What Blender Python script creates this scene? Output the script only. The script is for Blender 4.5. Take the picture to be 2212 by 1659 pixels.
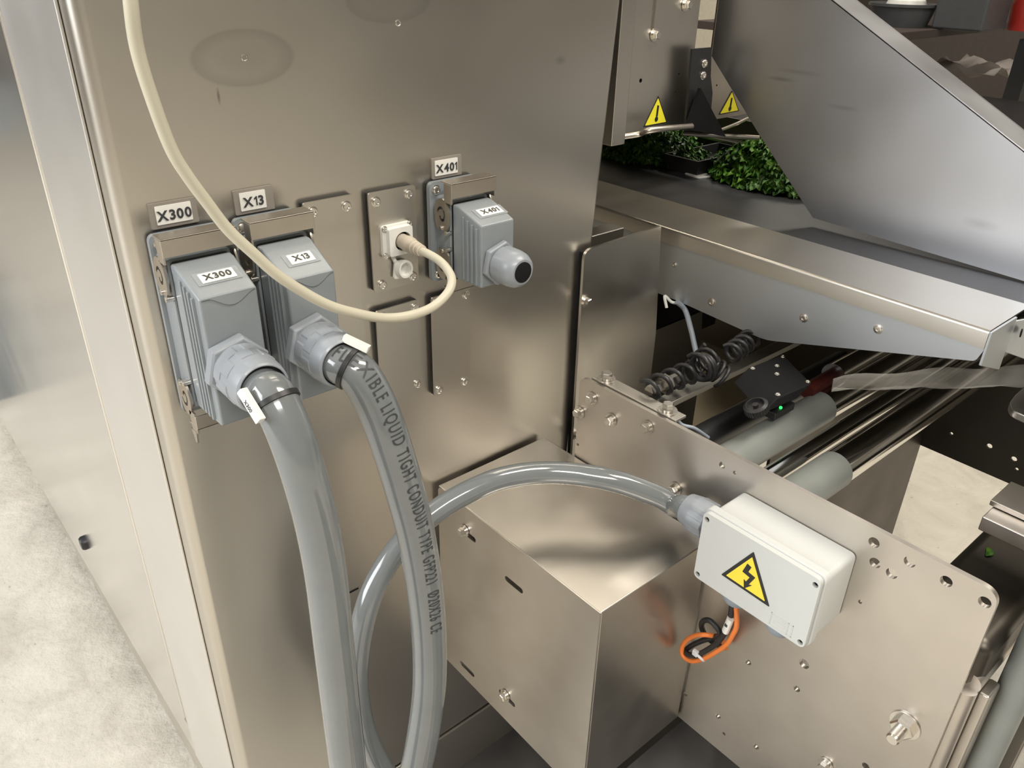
import bpy, bmesh, math, random
from mathutils import Vector, Matrix
sc = bpy.context.scene
for o in list(bpy.data.objects): bpy.data.objects.remove(o)
R_ = random.Random(7)
UP = 0.9                      # everything is laid out relative to the camera height, then lifted by this

# ---------------------------------------------------------------- camera, light, exposure
CR = Matrix(((0.76073377, 0.29925333, -0.57596143), (-0.64877095, 0.37724498, -0.66089522), (0.01950346, 0.87643235, 0.48112986)))
CAM = Vector((0, -.5, 0)); FPX = 1725.87
cd = bpy.data.cameras.new('camera'); cam = bpy.data.objects.new('camera', cd); sc.collection.objects.link(cam)
cam.matrix_world = Matrix.Translation(CAM + Vector((0, 0, UP))) @ CR.to_4x4()
cd.sensor_width = 36; cd.lens = FPX / 2212 * 36; cd.clip_start = .01; cd.clip_end = 100
sc.camera = cam
sc.view_settings.view_transform = 'Standard'; sc.view_settings.look = 'None'
sc.view_settings.gamma = 1; sc.view_settings.exposure = 0.1; sc.view_settings.use_curve_mapping = False
w = bpy.data.worlds.new('world'); sc.world = w; w.use_nodes = True
w.node_tree.nodes['Background'].inputs[0].default_value = (1, .96, .9, 1)
w.node_tree.nodes['Background'].inputs[1].default_value = 0.12
def area(name, loc, target, sx, sy, power, col=(1, .95, .88)):
    l = bpy.data.lights.new(name, 'AREA'); l.shape = 'RECTANGLE'; l.size = sx; l.size_y = sy; l.energy = power; l.color = col
    o = bpy.data.objects.new(name, l); sc.collection.objects.link(o); o.location = loc
    o.rotation_euler = (Vector(target) - Vector(loc)).to_track_quat('-Z', 'Y').to_euler()
    return o
area('window_light', (-3.3, 1.2, 1.9), (0, 0, .3), 2.6, 2.0, 150, (.95, .97, 1))
area('ceiling_lamp', (1.6, -1.0, 3.05), (1.6, -1.0, 0), 1.6, .5, 68, (1, .93, .82))
area('ceiling_lamp', (-.9, -2.2, 3.05), (-.9, -2.2, 0), 1.6, .5, 88, (1, .95, .88))
area('ceiling_lamp', (3.2, 1.6, 3.05), (3.2, 1.6, 0), 1.6, .5, 45, (1, .93, .82))

# ---------------------------------------------------------------- helpers
AX = 'xyz'
def ray(px, py): return CR @ Vector(((px - 1106) / FPX, -(py - 829.5) / FPX, -1))
def P(px, py, ax, v):         # point of a known plane (x, y or z = v) seen at a pixel of the photograph
    d = ray(px, py); return CAM + d * ((v - CAM[ax]) / d[ax])
ORI = {}
def link(o, parent=None):
    sc.collection.objects.link(o)
    if parent is not None: o.parent = parent
def thing(name, label, cat, loc, group=None):
    o = bpy.data.objects.new(name, None); link(o); o.empty_display_size = .02
    o.location = loc; ORI[o] = Vector(loc); o['label'] = label; o['category'] = cat
    if group: o['group'] = group
    return o
def tag(o, label, cat, group=None):
    o['label'] = label; o['category'] = cat
    if group: o['group'] = group
    return o
def struct(o): o['kind'] = 'structure'; return o
def lab(o, t): o['label'] = t; return o

class MB:
    def __init__(s): s.bm = bmesh.new()
    def poly(s, vs, faces):
        b = [s.bm.verts.new(v) for v in vs]
        for f in faces:
            try: s.bm.faces.new([b[i] for i in f])
            except ValueError: pass
        return s
    def box(s, x0, x1, y0, y1, z0, z1):
        v = [(x, y, z) for z in (z0, z1) for y in (y0, y1) for x in (x0, x1)]
        return s.poly(v, [(0, 2, 3, 1), (4, 5, 7, 6), (0, 1, 5, 4), (2, 6, 7, 3), (0, 4, 6, 2), (1, 3, 7, 5)])
    def prism(s, pts, ax, a, b):
        """pts: 2D outline in the two other axes (cyclic order), extruded along ax from a to b"""
        n = len(pts); i, j = [k for k in range(3) if k != ax]
        vs = []
        for t in (a, b):
            for p in pts:
                v = [0, 0, 0]; v[ax] = t; v[i] = p[0]; v[j] = p[1]; vs.append(v)
        return s.poly(vs, [tuple(range(n))[::-1], tuple(range(n, 2 * n))] + [(k, (k + 1) % n, n + (k + 1) % n, n + k) for k in range(n)])
    def lathe(s, o, d, prof, n=32, ph=0, tw=None):
        o = Vector(o); d = Vector(d).normalized(); a = d.orthogonal().normalized()
        if abs(d.z) < .9: a = d.cross(Vector((0, 0, 1))).normalized()
        b = d.cross(a); rings = []
        for r, h in prof:
            rings.append([s.bm.verts.new(o + d * h + (a * math.cos(ph + k * 2 * math.pi / n) + b * math.sin(ph + k * 2 * math.pi / n)) * max(r if not callable(r) else r(k), 1e-6)) for k in range(n)])
        for A, B in zip(rings, rings[1:]):
            for k in range(n): s.bm.faces.new((A[k], A[(k + 1) % n], B[(k + 1) % n], B[k]))
        s.bm.faces.new(rings[0][::-1]); s.bm.faces.new(rings[-1])
        return s
    def cyl(s, p0, p1, r, n=24, r1=None):
        p0 = Vector(p0); p1 = Vector(p1); return s.lathe(p0, p1 - p0, [(r, 0), (r if r1 is None else r1, (p1 - p0).length)], n)
    def tube(s, pts, r, n=20, cap=True, flat=None):
        fr = frames(pts); rings = []
        for k, (p, t, a, b) in enumerate(fr):
            rr = r(k / (len(fr) - 1)) if callable(r) else r
            ra, rb = (rr, rr) if flat is None else (rr, rr * flat)
            rings.append([s.bm.verts.new(p + a * math.cos(q * 2 * math.pi / n) * ra + b * math.sin(q * 2 * math.pi / n) * rb) for q in range(n)])
        for A, B in zip(rings, rings[1:]):
            for k in range(n): s.bm.faces.new((A[k], A[(k + 1) % n], B[(k + 1) % n], B[k]))
        if cap: s.bm.faces.new(rings[0][::-1]); s.bm.faces.new(rings[-1])
        return s
    def mesh_data(s, me, mtx=None):
        k = len(s.bm.verts); s.bm.from_mesh(me)
        s.bm.verts.ensure_lookup_table()
        if mtx:
            for v in list(s.bm.verts)[k:]: v.co = mtx @ v.co
        return s
    def build(s, name, mat, parent=None, loc=None, bevel=0, smooth=35, seg=2, recalc=True):
        if recalc: bmesh.ops.recalc_face_normals(s.bm, faces=s.bm.faces)
        if parent is not None: L = ORI[parent]
        elif loc is not None: L = Vector(loc)
        else:
            c = [v.co for v in s.bm.verts]
            L = Vector(((min(v.x for v in c) + max(v.x for v in c)) / 2, (min(v.y for v in c) + max(v.y for v in c)) / 2, min(v.z for v in c)))
        for v in s.bm.verts: v.co -= L
        me = bpy.data.meshes.new(name); s.bm.to_mesh(me); s.bm.free()
        me.materials.append(mat)
        if smooth:
            me.shade_smooth(); me.set_sharp_from_angle(angle=math.radians(smooth))
        o = bpy.data.objects.new(name, me); link(o, parent); ORI[o] = L
        if parent is None: o.location = L
        if bevel:
            m = o.modifiers.new('bevel', 'BEVEL'); m.width = bevel; m.segments = seg; m.limit_method = 'ANGLE'; m.angle_limit = math.radians(40); m.harden_normals = True
        return o

def spline(pts, n=10):
    pts = [Vector(p) for p in pts]; q = [pts[0] * 2 - pts[1]] + pts + [pts[-1] * 2 - pts[-2]]; out = []
    for i in range(1, len(q) - 2):
        a, b, c, d = q[i - 1:i + 3]
        for k in range(n):
            t = k / n
            out.append(.5 * ((2 * b) + (c - a) * t + (2 * a - 5 * b + 4 * c - d) * t * t + (3 * b - a - 3 * c + d) * t ** 3))
    out.append(pts[-1]); return out
def frames(pts):
    pts = [Vector(p) for p in pts]; out = []; a = None
    for i, p in enumerate(pts):
        t = (pts[min(i + 1, len(pts) - 1)] - pts[max(i - 1, 0)]).normalized()
        if a is None: a = t.orthogonal().normalized()
        a = (a - t * a.dot(t)).normalized(); out.append((p, t, a, t.cross(a)))
    return out
def eval_mesh(ob):
    link(ob); bpy.context.view_layer.update()
    dg = bpy.context.evaluated_depsgraph_get(); me = bpy.data.meshes.new_from_object(ob.evaluated_get(dg))
    d = ob.data; bpy.data.objects.remove(ob); bpy.data.curves.remove(d); return me
def plate_mesh(outline, holes, th, res=10):
    """flat sheet: closed outline with holes, local xy, centred thickness th"""
    cu = bpy.data.curves.new('sheet', 'CURVE'); cu.dimensions = '2D'; cu.fill_mode = 'BOTH'; cu.extrude = th / 2
    for pts in [outline] + holes:
        sp = cu.splines.new('POLY'); sp.points.add(len(pts) - 1); sp.use_cyclic_u = True
        for k, p in enumerate(pts): sp.points[k].co = (p[0], p[1], 0, 1)
    return eval_mesh(bpy.data.objects.new('sheet', cu))
def circ(cx, cy, r, n=20, rx=None): return [(cx + (rx or r) * math.cos(k * 2 * math.pi / n), cy + r * math.sin(k * 2 * math.pi / n)) for k in range(n)]
def slot(cx, cy, L, r, ang=0, n=8):
    pts = [(L / 2 + r * math.cos(-math.pi / 2 + k * math.pi / n), r * math.sin(-math.pi / 2 + k * math.pi / n)) for k in range(n + 1)]
    pts += [(-p[0], -p[1]) for p in pts]; c, s_ = math.cos(ang), math.sin(ang)
    return [(cx + x * c - y * s_, cy + x * s_ + y * c) for x, y in pts]
def rpoly(pts, rad, n=5):
    """polygon with rounded corners; rad = number or list"""
    out = []; N = len(pts)
    for i, p in enumerate(pts):
        r = rad[i] if isinstance(rad, (list, tuple)) else rad; p = Vector(p[:2] if len(p) > 2 else p).to_2d()
        a = (Vector(pts[i - 1]).to_2d() - p); b = (Vector(pts[(i + 1) % N]).to_2d() - p)
        if r <= 0: out.append(tuple(p)); continue
        r = min(r, a.length / 2, b.length / 2); A = p + a.normalized() * r; B = p + b.normalized() * r
        for k in range(n + 1):
            t = k / n; out.append(tuple(A * (1 - t) ** 2 + p * 2 * t * (1 - t) + B * t * t))
    return out
def rrect(x0, x1, y0, y1, r, n=5): return rpoly([(x0, y0), (x1, y0), (x1, y1), (x0, y1)], r, n)
M_X = lambda x: Matrix(((0, 0, 1, x), (1, 0, 0, 0), (0, 1, 0, 0), (0, 0, 0, 1)))     # local (u,v)->(y,z) at x
M_Y = lambda y: Matrix(((1, 0, 0, 0), (0, 0, -1, y), (0, 1, 0, 0), (0, 0, 0, 1)))    # local (u,v)->(x,z) at y, facing -y
def text_mesh(s, size, bold=.0, shear=0, extr=.0002, space=1.0, sx=1.0):
    cu = bpy.data.curves.new('text', 'FONT'); cu.body = s; cu.size = size; cu.align_x = 'CENTER'; cu.align_y = 'CENTER'
    cu.offset = bold; cu.extrude = extr; cu.space_character = space; cu.resolution_u = 4
    me = eval_mesh(bpy.data.objects.new('text', cu))
    for v in me.vertices: v.co.x *= sx
    return me

def label_text(txt, size, bold=.0001, th=.0002):
    """characters laid out one by one; the figure one is drawn with a flag"""
    parts = []; x = 0
    for ch in txt:
        if ch == '1':
            me = plate_mesh([(p * size, q * size) for p, q in [(.26, -.34), (.26, .36), (.19, .36), (.02, .22), (.02, .12), (.16, .20), (.16, -.34)]], [], th * 2)
        else: me = text_mesh(ch, size, bold, extr=th)
        xs = [v.co.x for v in me.vertices]; a, b = min(xs), max(xs); parts.append((me, x - a, ch)); x += b - a + size * .10
    x -= size * .10; m = MB()
    for me, dx, ch in parts: 
        ys = [v.co.y for v in me.vertices]; m.mesh_data(me, Matrix.Translation((dx - x / 2, -(min(ys) + max(ys)) / 2, 0)))
    out = bpy.data.meshes.new('lettering'); m.bm.to_mesh(out); m.bm.free(); return out
# ---------------------------------------------------------------- materials
def newmat(name):
    m = bpy.data.materials.new(name); m.use_nodes = True; nt = m.node_tree; return m, nt, nt.nodes['Principled BSDF']
def nd(nt, t, **kw):
    n = nt.nodes.new(t)
    for k, v in kw.items():
        if k in n.inputs: n.inputs[k].default_value = v
        else: setattr(n, k, v)
    return n
def ramp(nt, src, stops):
    r = nt.nodes.new('ShaderNodeValToRGB'); e = r.color_ramp.elements
    while len(e) < len(stops): e.new(.5)
    for k, (p, c) in enumerate(stops): e[k].position = p; e[k].color = (*c, 1) if len(c) == 3 else c
    nt.links.new(src, r.inputs[0]); return r.outputs[0]
def steel(name, c1, c2, r0=.28, r1=.45, scale=6, metal=1.0, grain=(60, 60, 4), bump=.0, stains=()):
    m, nt, b = newmat(name); L = nt.links.new
    tc = nd(nt, 'ShaderNodeNewGeometry'); mp = nd(nt, 'ShaderNodeMapping'); L(tc.outputs['Position'], mp.inputs[0])
    n1 = nd(nt, 'ShaderNodeTexNoise', Scale=scale, Detail=2.0, Roughness=.5); L(mp.outputs[0], n1.inputs['Vector'])
    col = ramp(nt, n1.outputs['Fac'], [(.15, c1), (.85, c2)])
    for (sc_, ss_, ring, dp) in stains:
        m1 = nd(nt, 'ShaderNodeVectorMath', operation='SUBTRACT'); L(tc.outputs['Position'], m1.inputs[0]); m1.inputs[1].default_value = (sc_[0], sc_[1], sc_[2] + UP)
        m2 = nd(nt, 'ShaderNodeVectorMath', operation='MULTIPLY'); L(m1.outputs[0], m2.inputs[0]); m2.inputs[1].default_value = tuple(1 / q for q in ss_)
        m3 = nd(nt, 'ShaderNodeVectorMath', operation='LENGTH'); L(m2.outputs[0], m3.inputs[0])
        st = [(0, (1 - dp * .5,) * 3), (.62, (1 - dp * .25,) * 3), (.92, (1 - dp,) * 3), (1.0, (1, 1, 1))] if ring else [(0, (1 - dp,) * 3), (1, (1, 1, 1))]
        mx = nd(nt, 'ShaderNodeMix', data_type='RGBA', blend_type='MULTIPLY'); mx.inputs[0].default_value = 1
        L(col, mx.inputs[6]); L(ramp(nt, m3.outputs['Value'], st), mx.inputs[7]); col = mx.outputs[2]
    L(col, b.inputs['Base Color'])
    n2 = nd(nt, 'ShaderNodeTexNoise', Scale=scale * 1.7, Detail=2.0, Roughness=.5); L(mp.outputs[0], n2.inputs['Vector'])
    mr = nd(nt, 'ShaderNodeMapRange'); mr.inputs[1].default_value = .15; mr.inputs[2].default_value = .85; mr.inputs[3].default_value = r0; mr.inputs[4].default_value = r1
    L(n2.outputs['Fac'], mr.inputs[0]); L(mr.outputs[0], b.inputs['Roughness'])
    mp2 = nd(nt, 'ShaderNodeMapping'); mp2.inputs['Scale'].default_value = grain; L(tc.outputs['Position'], mp2.inputs[0])
    n3 = nd(nt, 'ShaderNodeTexNoise', Scale=14.0, Detail=2.0); L(mp2.outputs[0], n3.inputs['Vector'])
    bp = nd(nt, 'ShaderNodeBump', Strength=bump, Distance=.001); L(n3.outputs['Fac'], bp.inputs['Height']); (L(bp.outputs[0], b.inputs['Normal']) if bump else None)
    b.inputs['Metallic'].default_value = metal; return m
def plain(name, c, rough=.5, metal=0, spec=.5, coat=0, var=.06, bump=0, bscale=300, emit=0, trans=0, alpha=1):
    m, nt, b = newmat(name); L = nt.links.new
    tc = nd(nt, 'ShaderNodeNewGeometry'); n = nd(nt, 'ShaderNodeTexNoise', Scale=40.0, Detail=5.0); L(tc.outputs['Position'], n.inputs['Vector'])
    L(ramp(nt, n.outputs['Fac'], [(.3, tuple(x * (1 - var) for x in c)), (.7, tuple(min(1, x * (1 + var)) for x in c))]), b.inputs['Base Color'])
    b.inputs['Roughness'].default_value = rough; b.inputs['Metallic'].default_value = metal; b.inputs['Specular IOR Level'].default_value = spec; b.inputs['Coat Weight'].default_value = coat
    if bump:
        n2 = nd(nt, 'ShaderNodeTexNoise', Scale=float(bscale), Detail=3.0); L(tc.outputs['Position'], n2.inputs['Vector'])
        bp = nd(nt, 'ShaderNodeBump', Strength=bump, Distance=.001); L(n2.outputs['Fac'], bp.inputs['Height']); L(bp.outputs[0], b.inputs['Normal'])
    if emit: b.inputs['Emission Color'].default_value = (*c, 1); b.inputs['Emission Strength'].default_value = emit
    if trans: b.inputs['Transmission Weight'].default_value = trans
    b.inputs['Alpha'].default_value = alpha
    return m
S_CAB = steel('cabinet_steel', (.555, .525, .475), (.635, .605, .55), .27, .38, 5, grain=(2, 2, 60), stains=[((.2145, 0, -.063), (.034, .3, .017), 1, .16), ((.320, 0, -.034), (.034, .3, .014), 1, .12), ((.1953, 0, -.0834), (.0012, .3, .006), 0, .6), ((.48, 0, -.0805), (.007, .3, .004), 0, .3)])
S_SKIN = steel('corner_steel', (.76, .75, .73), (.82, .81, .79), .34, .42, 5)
S_INNER_SHADE = steel('shade_darkened_steel', (.075, .067, .057), (.12, .108, .092), .35, .5, 9)  # dark base colour stands for the shade inside and under the machine
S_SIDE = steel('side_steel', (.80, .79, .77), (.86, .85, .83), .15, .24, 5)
S_BOX = steel('cover_steel', (.42, .40, .365), (.53, .505, .465), .25, .40, 14)
S_PLATE = steel('plate_steel', (.54, .50, .455), (.66, .62, .57), .30, .45, 16)
S_CONV = steel('conveyor_steel', (.50, .48, .44), (.58, .56, .52), .30, .42, 7)
S_BLUE = steel('matt_side_steel', (.50, .53, .56), (.56, .59, .62), .42, .55, 7)
S_CHUTE = steel('chute_steel', (.50, .51, .535), (.60, .61, .64), .32, .44, 7, stains=[((.79, -.010, -.117), (.3, .020, .0025), 0, .35), ((.79, -.030, -.108), (.3, .030, .003), 0, .2), ((.79, -.085, -.135), (.3, .022, .003), 0, .2), ((.79, -.24, -.215), (.3, .018, .006), 0, .2)])
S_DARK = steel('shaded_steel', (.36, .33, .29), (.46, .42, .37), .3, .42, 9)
S_BOLT = plain('bolt_steel', (.72, .69, .64), .25, 1)
S_CHROME = plain('polished_roller', (.72, .70, .66), .14, 1)
S_LEVER = steel('lever_steel', (.46, .42, .37), (.54, .5, .44), .3, .4, 20)
HOOD = plain('grey_cast_enamel', (.235, .262, .28), .38, 0, .5, .25, .04, .08, 900)
GLAND = plain('grey_nylon', (.27, .295, .325), .38, 0, .5, .1, .04)
GLAND_D = plain('dull_grey_nylon', (.30, .34, .39), .45, 0, .5, 0, .04)
HOSE = plain('grey_pvc_conduit', (.165, .18, .185), .14, 0, .6, .6, .05)
INK = plain('black_print', (.045, .047, .05), .5)
GASKET = plain('black_rubber', (.012, .012, .012), .6)
WHITE = plain('white_plastic', (.78, .78, .74), .4)
LABELW = plain('white_label', (.83, .82, .77), .5, var=.02)
HOLDER = plain('taupe_label_holder', (.27, .245, .215), .4)
CLEARF = plain('clear_label_film', (.42, .46, .48), .25, alpha=.5)
JBOX = plain('light_grey_abs', (.55, .565, .55), .42, 0, .4, 0, .015, .05, 1200)
YELLOW = plain('yellow_sticker', (.86, .70, .06), .45, var=.03)
YELLOW2 = plain('bright_yellow_sticker', (.88, .80, .04), .45, var=.02)
BLACK = plain('black_plastic', (.018, .018, .019), .42)
BLACKM = plain('black_matt', (.01, .01, .011), .7, spec=.15)
ORANGE = plain('orange_wire', (.82, .22, .045), .4)
CREAM = plain('cream_cable', (.56, .53, .42), .4, var=.03)
BOOT = plain('beige_boot', (.52, .46, .37), .5)
BELT = plain('black_belt', (.030, .031, .034), .42, bump=.1, bscale=400)
RUBR = plain('grey_roller_rubber', (.22, .235, .22), .45)
GREEN = plain('led_green', (.02, .9, .1), .5, emit=2.5)
RED = plain('red_plastic', (.35, .02, .012), .45)
MAROON = plain('dark_red_rubber', (.05, .006, .004), .5)
TIE = plain('natural_nylon_tie', (.7, .7, .72), .35)
def leafmat():
    m, nt, b = newmat('leaf_green'); L = nt.links.new
    tc = nd(nt, 'ShaderNodeNewGeometry'); n = nd(nt, 'ShaderNodeTexNoise', Scale=90.0, Detail=3.0); L(tc.outputs['Position'], n.inputs['Vector'])
    L(ramp(nt, n.outputs['Fac'], [(.3, (.012, .06, .003)), (.5, (.045, .15, .008)), (.75, (.16, .30, .03))]), b.inputs['Base Color'])
    b.inputs['Roughness'].default_value = .5; return m
LEAF = leafmat()
def floormat():
    m, nt, b = newmat('concrete'); L = nt.links.new
    tc = nd(nt, 'ShaderNodeNewGeometry')
    n = nd(nt, 'ShaderNodeTexNoise', Scale=9.0, Detail=9.0, Roughness=.62, Distortion=.6); L(tc.outputs['Position'], n.inputs['Vector'])
    c1 = ramp(nt, n.outputs['Fac'], [(.3, (.50, .465, .40)), (.5, (.63, .595, .52)), (.7, (.72, .68, .60))])
    v = nd(nt, 'ShaderNodeTexNoise', Scale=60.0, Detail=6.0, Roughness=.7); L(tc.outputs['Position'], v.inputs['Vector'])
    spots = ramp(nt, v.outputs['Fac'], [(.28, (.35, .3, .25)), (.36, (1, 1, 1))])
    mx = nd(nt, 'ShaderNodeMix', data_type='RGBA', blend_type='MULTIPLY'); mx.inputs[0].default_value = .8
    L(c1, mx.inputs[6]); L(spots, mx.inputs[7]); L(mx.outputs[2], b.inputs['Base Color'])
    n2 = nd(nt, 'ShaderNodeTexNoise', Scale=38.0, Detail=8.0, Roughness=.6); L(tc.outputs['Position'], n2.inputs['Vector'])
    bp = nd(nt, 'ShaderNodeBump', Strength=.55, Distance=.009); L(n2.outputs['Fac'], bp.inputs['Height']); L(bp.outputs[0], b.inputs['Normal'])
    b.inputs['Roughness'].default_value = .62; return m
FLOOR = floormat()
WALL = plain('cream_wall', (.62, .56, .45), .7)
WALLG = plain('grey_wall', (.50, .48, .45), .7)
WALLD = plain('brown_wall', (.085, .07, .06), .7)
CEIL = plain('ceiling_paint', (.55, .53, .5), .8)

# ---------------------------------------------------------------- hardware makers
def bolt_mesh(r, h, wr=0, spr=0, stud=0):
    m = MB(); z = 0
    if wr: m.lathe((0, 0, 0), (0, 0, 1), [(wr, 0), (wr, .0013)], 28); z = .0013
    if spr: m.lathe((0, 0, z), (0, 0, 1), [(spr, 0), (spr, .0016)], 24); z += .0016
    m.lathe((0, 0, z), (0, 0, 1), [(r, 0), (r, h * .82), (r * .86, h)], 6)
    if stud: m.lathe((0, 0, z + h), (0, 0, 1), [(r * .55, 0), (r * .55, stud * .88), (r * .44, stud)], 16)
    bmesh.ops.recalc_face_normals(m.bm, faces=m.bm.faces)
    me = bpy.data.meshes.new('bolt'); m.bm.to_mesh(me); m.bm.free(); me.materials.append(S_BOLT)
    me.shade_smooth(); me.set_sharp_from_angle(angle=math.radians(25)); return me
def screw_mesh(r, h, deep=True):
    m = MB(); m.lathe((0, 0, 0), (0, 0, 1), [(r * 1.25, 0), (r * 1.25, h * .25), (r, h * .3), (r, h * .85), (r * .8, h), (r * .5, h), (r * .45, h * .6)], 20)
    bmesh.ops.recalc_face_normals(m.bm, faces=m.bm.faces)
    me = bpy.data.meshes.new('screw'); m.bm.to_mesh(me); m.bm.free(); me.materials.append(S_BOLT)
    me.shade_smooth(); me.set_sharp_from_angle(angle=math.radians(25)); return me
def put(me, name, parent, pos, nrm, spin=0):
    o = bpy.data.objects.new(name, me); link(o, parent)
    L = ORI[parent] if parent is not None else Vector((0, 0, 0))
    o.location = Vector(pos) - L
    o.rotation_euler = (Vector(nrm).to_track_quat('Z', 'Y') @ Matrix.Rotation(spin, 3, 'Z').to_quaternion()).to_euler()
    return o
B_M5 = bolt_mesh(.0042, .0035, .0062, .0048); B_M6 = bolt_mesh(.0052, .0045, .0085, .006); B_M4 = bolt_mesh(.0035, .003, .0052)
B_STUD = bolt_mesh(.0085, .007, .011, 0, .012); SC_S = screw_mesh(.0030, .0022); SC_T = screw_mesh(.0019, .0014); SC_M = screw_mesh(.0036, .0024)
NX, NY, NZ = (-1, 0, 0), (0, -1, 0), (0, 0, 1)

# ---------------------------------------------------------------- setting
FZ = -.9
struct(MB().poly([(-6, -6, FZ), (8, -6, FZ), (8, 8, FZ), (-6, 8, FZ)], [(0, 1, 2, 3)]).build('floor', FLOOR, smooth=0))
struct(MB().box(-6, 8, 7.0, 7.1, FZ, 2.3).build('wall_back', WALL, smooth=0))
struct(MB().box(6.0, 6.1, .3, 8, FZ, 2.3).build('wall_right', WALLD, smooth=0))
struct(MB().box(6.0, 6.1, -6, .3, FZ, 2.3).build('wall_corner', WALLG, smooth=0))
struct(MB().box(4.8, 4.9, 2.4, 7.0, FZ, 2.3).build('wall_side', WALL, smooth=0))
struct(MB().box(-6, 8, -6.1, -6, FZ, 2.3).build('wall_front', WALLG, smooth=0))
struct(MB().box(-6.1, -6, -6, 8, FZ, 2.3).build('wall_left', WALL, smooth=0))
struct(MB().box(-6, 8, -6, 8, 2.3, 2.4).build('ceiling', CEIL, smooth=0))

mt_ = MB().prism(rrect(.30, .80, -1.7, .12, .03), 2, FZ, FZ + .004)  # added dark sheet, puts the shade on the floor into colour
tag(mt_.build('floor_shade_sheet', steel('floor_shade', (.06, .058, .055), (.16, .155, .15), .3, .5, 12, metal=0)), 'dark grey mottled sheet added to stand for floor shade under the cover box', 'mat')  # no mat here, the sheet only stands for shade on the floor
# ---------------------------------------------------------------- steel cabinet
cab = thing('steel_cabinet', 'large brushed stainless steel machine cabinet carrying the row of cable connectors', 'cabinet', (.33, .4, FZ))
XL = .1235
def xr(z): return .5475 + (z + .04) * .066
m = MB()
zs = [.75, -.7855]
def cab_ring(z):
    r = .008; p = [(XL, .95)]
    for k in range(7):
        a = k / 6 * math.pi / 2; p.append((XL + r - r * math.cos(a), r - r * math.sin(a)))
    q = xr(max(z, -.8)); r = .005
    for k in range(5):
        a = k / 4 * math.pi / 2; p.append((q - r + r * math.sin(a), r - r * math.cos(a)))
    p.append((q, .95)); return [(x, y, z) for x, y in p]
rA, rB = cab_ring(.75), cab_ring(-.7845); n = len(rA)
m.poly(rA + rB, [(k, (k + 1) % n, n + (k + 1) % n, n + k) for k in range(n)] + [tuple(range(n)), tuple(range(n, 2 * n))[::-1]])
m.build('body', S_CAB, cab, smooth=50)
m = MB().box(XL + .002, .505, -.0025, .9, -.862, -.7865); m.build('base_rail', S_CAB, cab, bevel=.002)
m = MB()                                                       # outer corner skin of the left side, then the door leaf
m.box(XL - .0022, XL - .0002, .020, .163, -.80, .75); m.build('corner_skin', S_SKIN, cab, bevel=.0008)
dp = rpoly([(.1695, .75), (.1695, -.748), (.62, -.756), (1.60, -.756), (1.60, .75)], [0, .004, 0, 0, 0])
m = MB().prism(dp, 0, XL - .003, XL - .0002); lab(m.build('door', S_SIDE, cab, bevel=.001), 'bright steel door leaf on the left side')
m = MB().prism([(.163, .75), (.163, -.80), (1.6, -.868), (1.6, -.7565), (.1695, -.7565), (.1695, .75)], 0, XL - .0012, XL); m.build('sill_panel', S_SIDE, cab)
m = MB(); m.lathe((XL - .001, .512, -.722), (-1, 0, 0), [(.010, 0), (.010, .006), (.008, .009)], 20); lab(m.build('rubber_stop', BLACK, cab), 'black rubber stop on the side door')
m = MB()
for (x, z) in ((.3045 - .0, -.0), ): pass
for px, py in ((528, 125), (860, 50)):
    c = P(px, py, 1, 0); m = MB(); m.lathe(c, (0, -1, 0), [(.0022, 0), (.0022, .0004), (.0016, .0006), (.0013, .0003), (.001, .0003)], 20); m.build('weld_stud', S_CAB, cab)
m = MB().prism(slot(.2475, -.514, .016, .0009), 1, -.0004, .001); lab(m.build('slot', BLACKM, cab), 'thin dark slot in the front')

# ---------------------------------------------------------------- engraved label plates
def label_plate(txt, x0, x1, zt, zb, wx0, wx1, label):
    t = thing('label_plate', label, 'label', ((x0 + x1) / 2, 0, zb), 'white cabinet labels above the connectors')
    MB().mesh_data(plate_mesh(rrect(x0, x1, zb, zt, .0008), [], .0016), M_Y(-.0009)).build('holder', HOLDER, t)
    MB().mesh_data(plate_mesh(rrect(wx0, wx1, zb + .0022, zt - .0018, .0005), [], .0006), M_Y(-.0020)).build('label_strip', LABELW, t)
    MB().mesh_data(label_text(txt, .0084, .00022), Matrix.Translation(((wx0 + wx1) / 2, -.0025, (zt + zb) / 2 - .0002)) @ Matrix.Rotation(math.pi / 2, 4, 'X')).build('lettering', INK, t, smooth=0)
label_plate('X300', .1415, .1705, -.1405, -.1560, .1450, .1668, 'white label reading X300 in a brown holder, leftmost on the cabinet front')
label_plate('X13', .1945, .2215, -.1410, -.1568, .1982, .2157, 'white label reading X13 in a brown holder above the middle connector')
label_plate('X401', .3495, .3775, -.1415, -.1570, .3520, .3733, 'white label reading X401 in a brown holder above the small connector')

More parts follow.
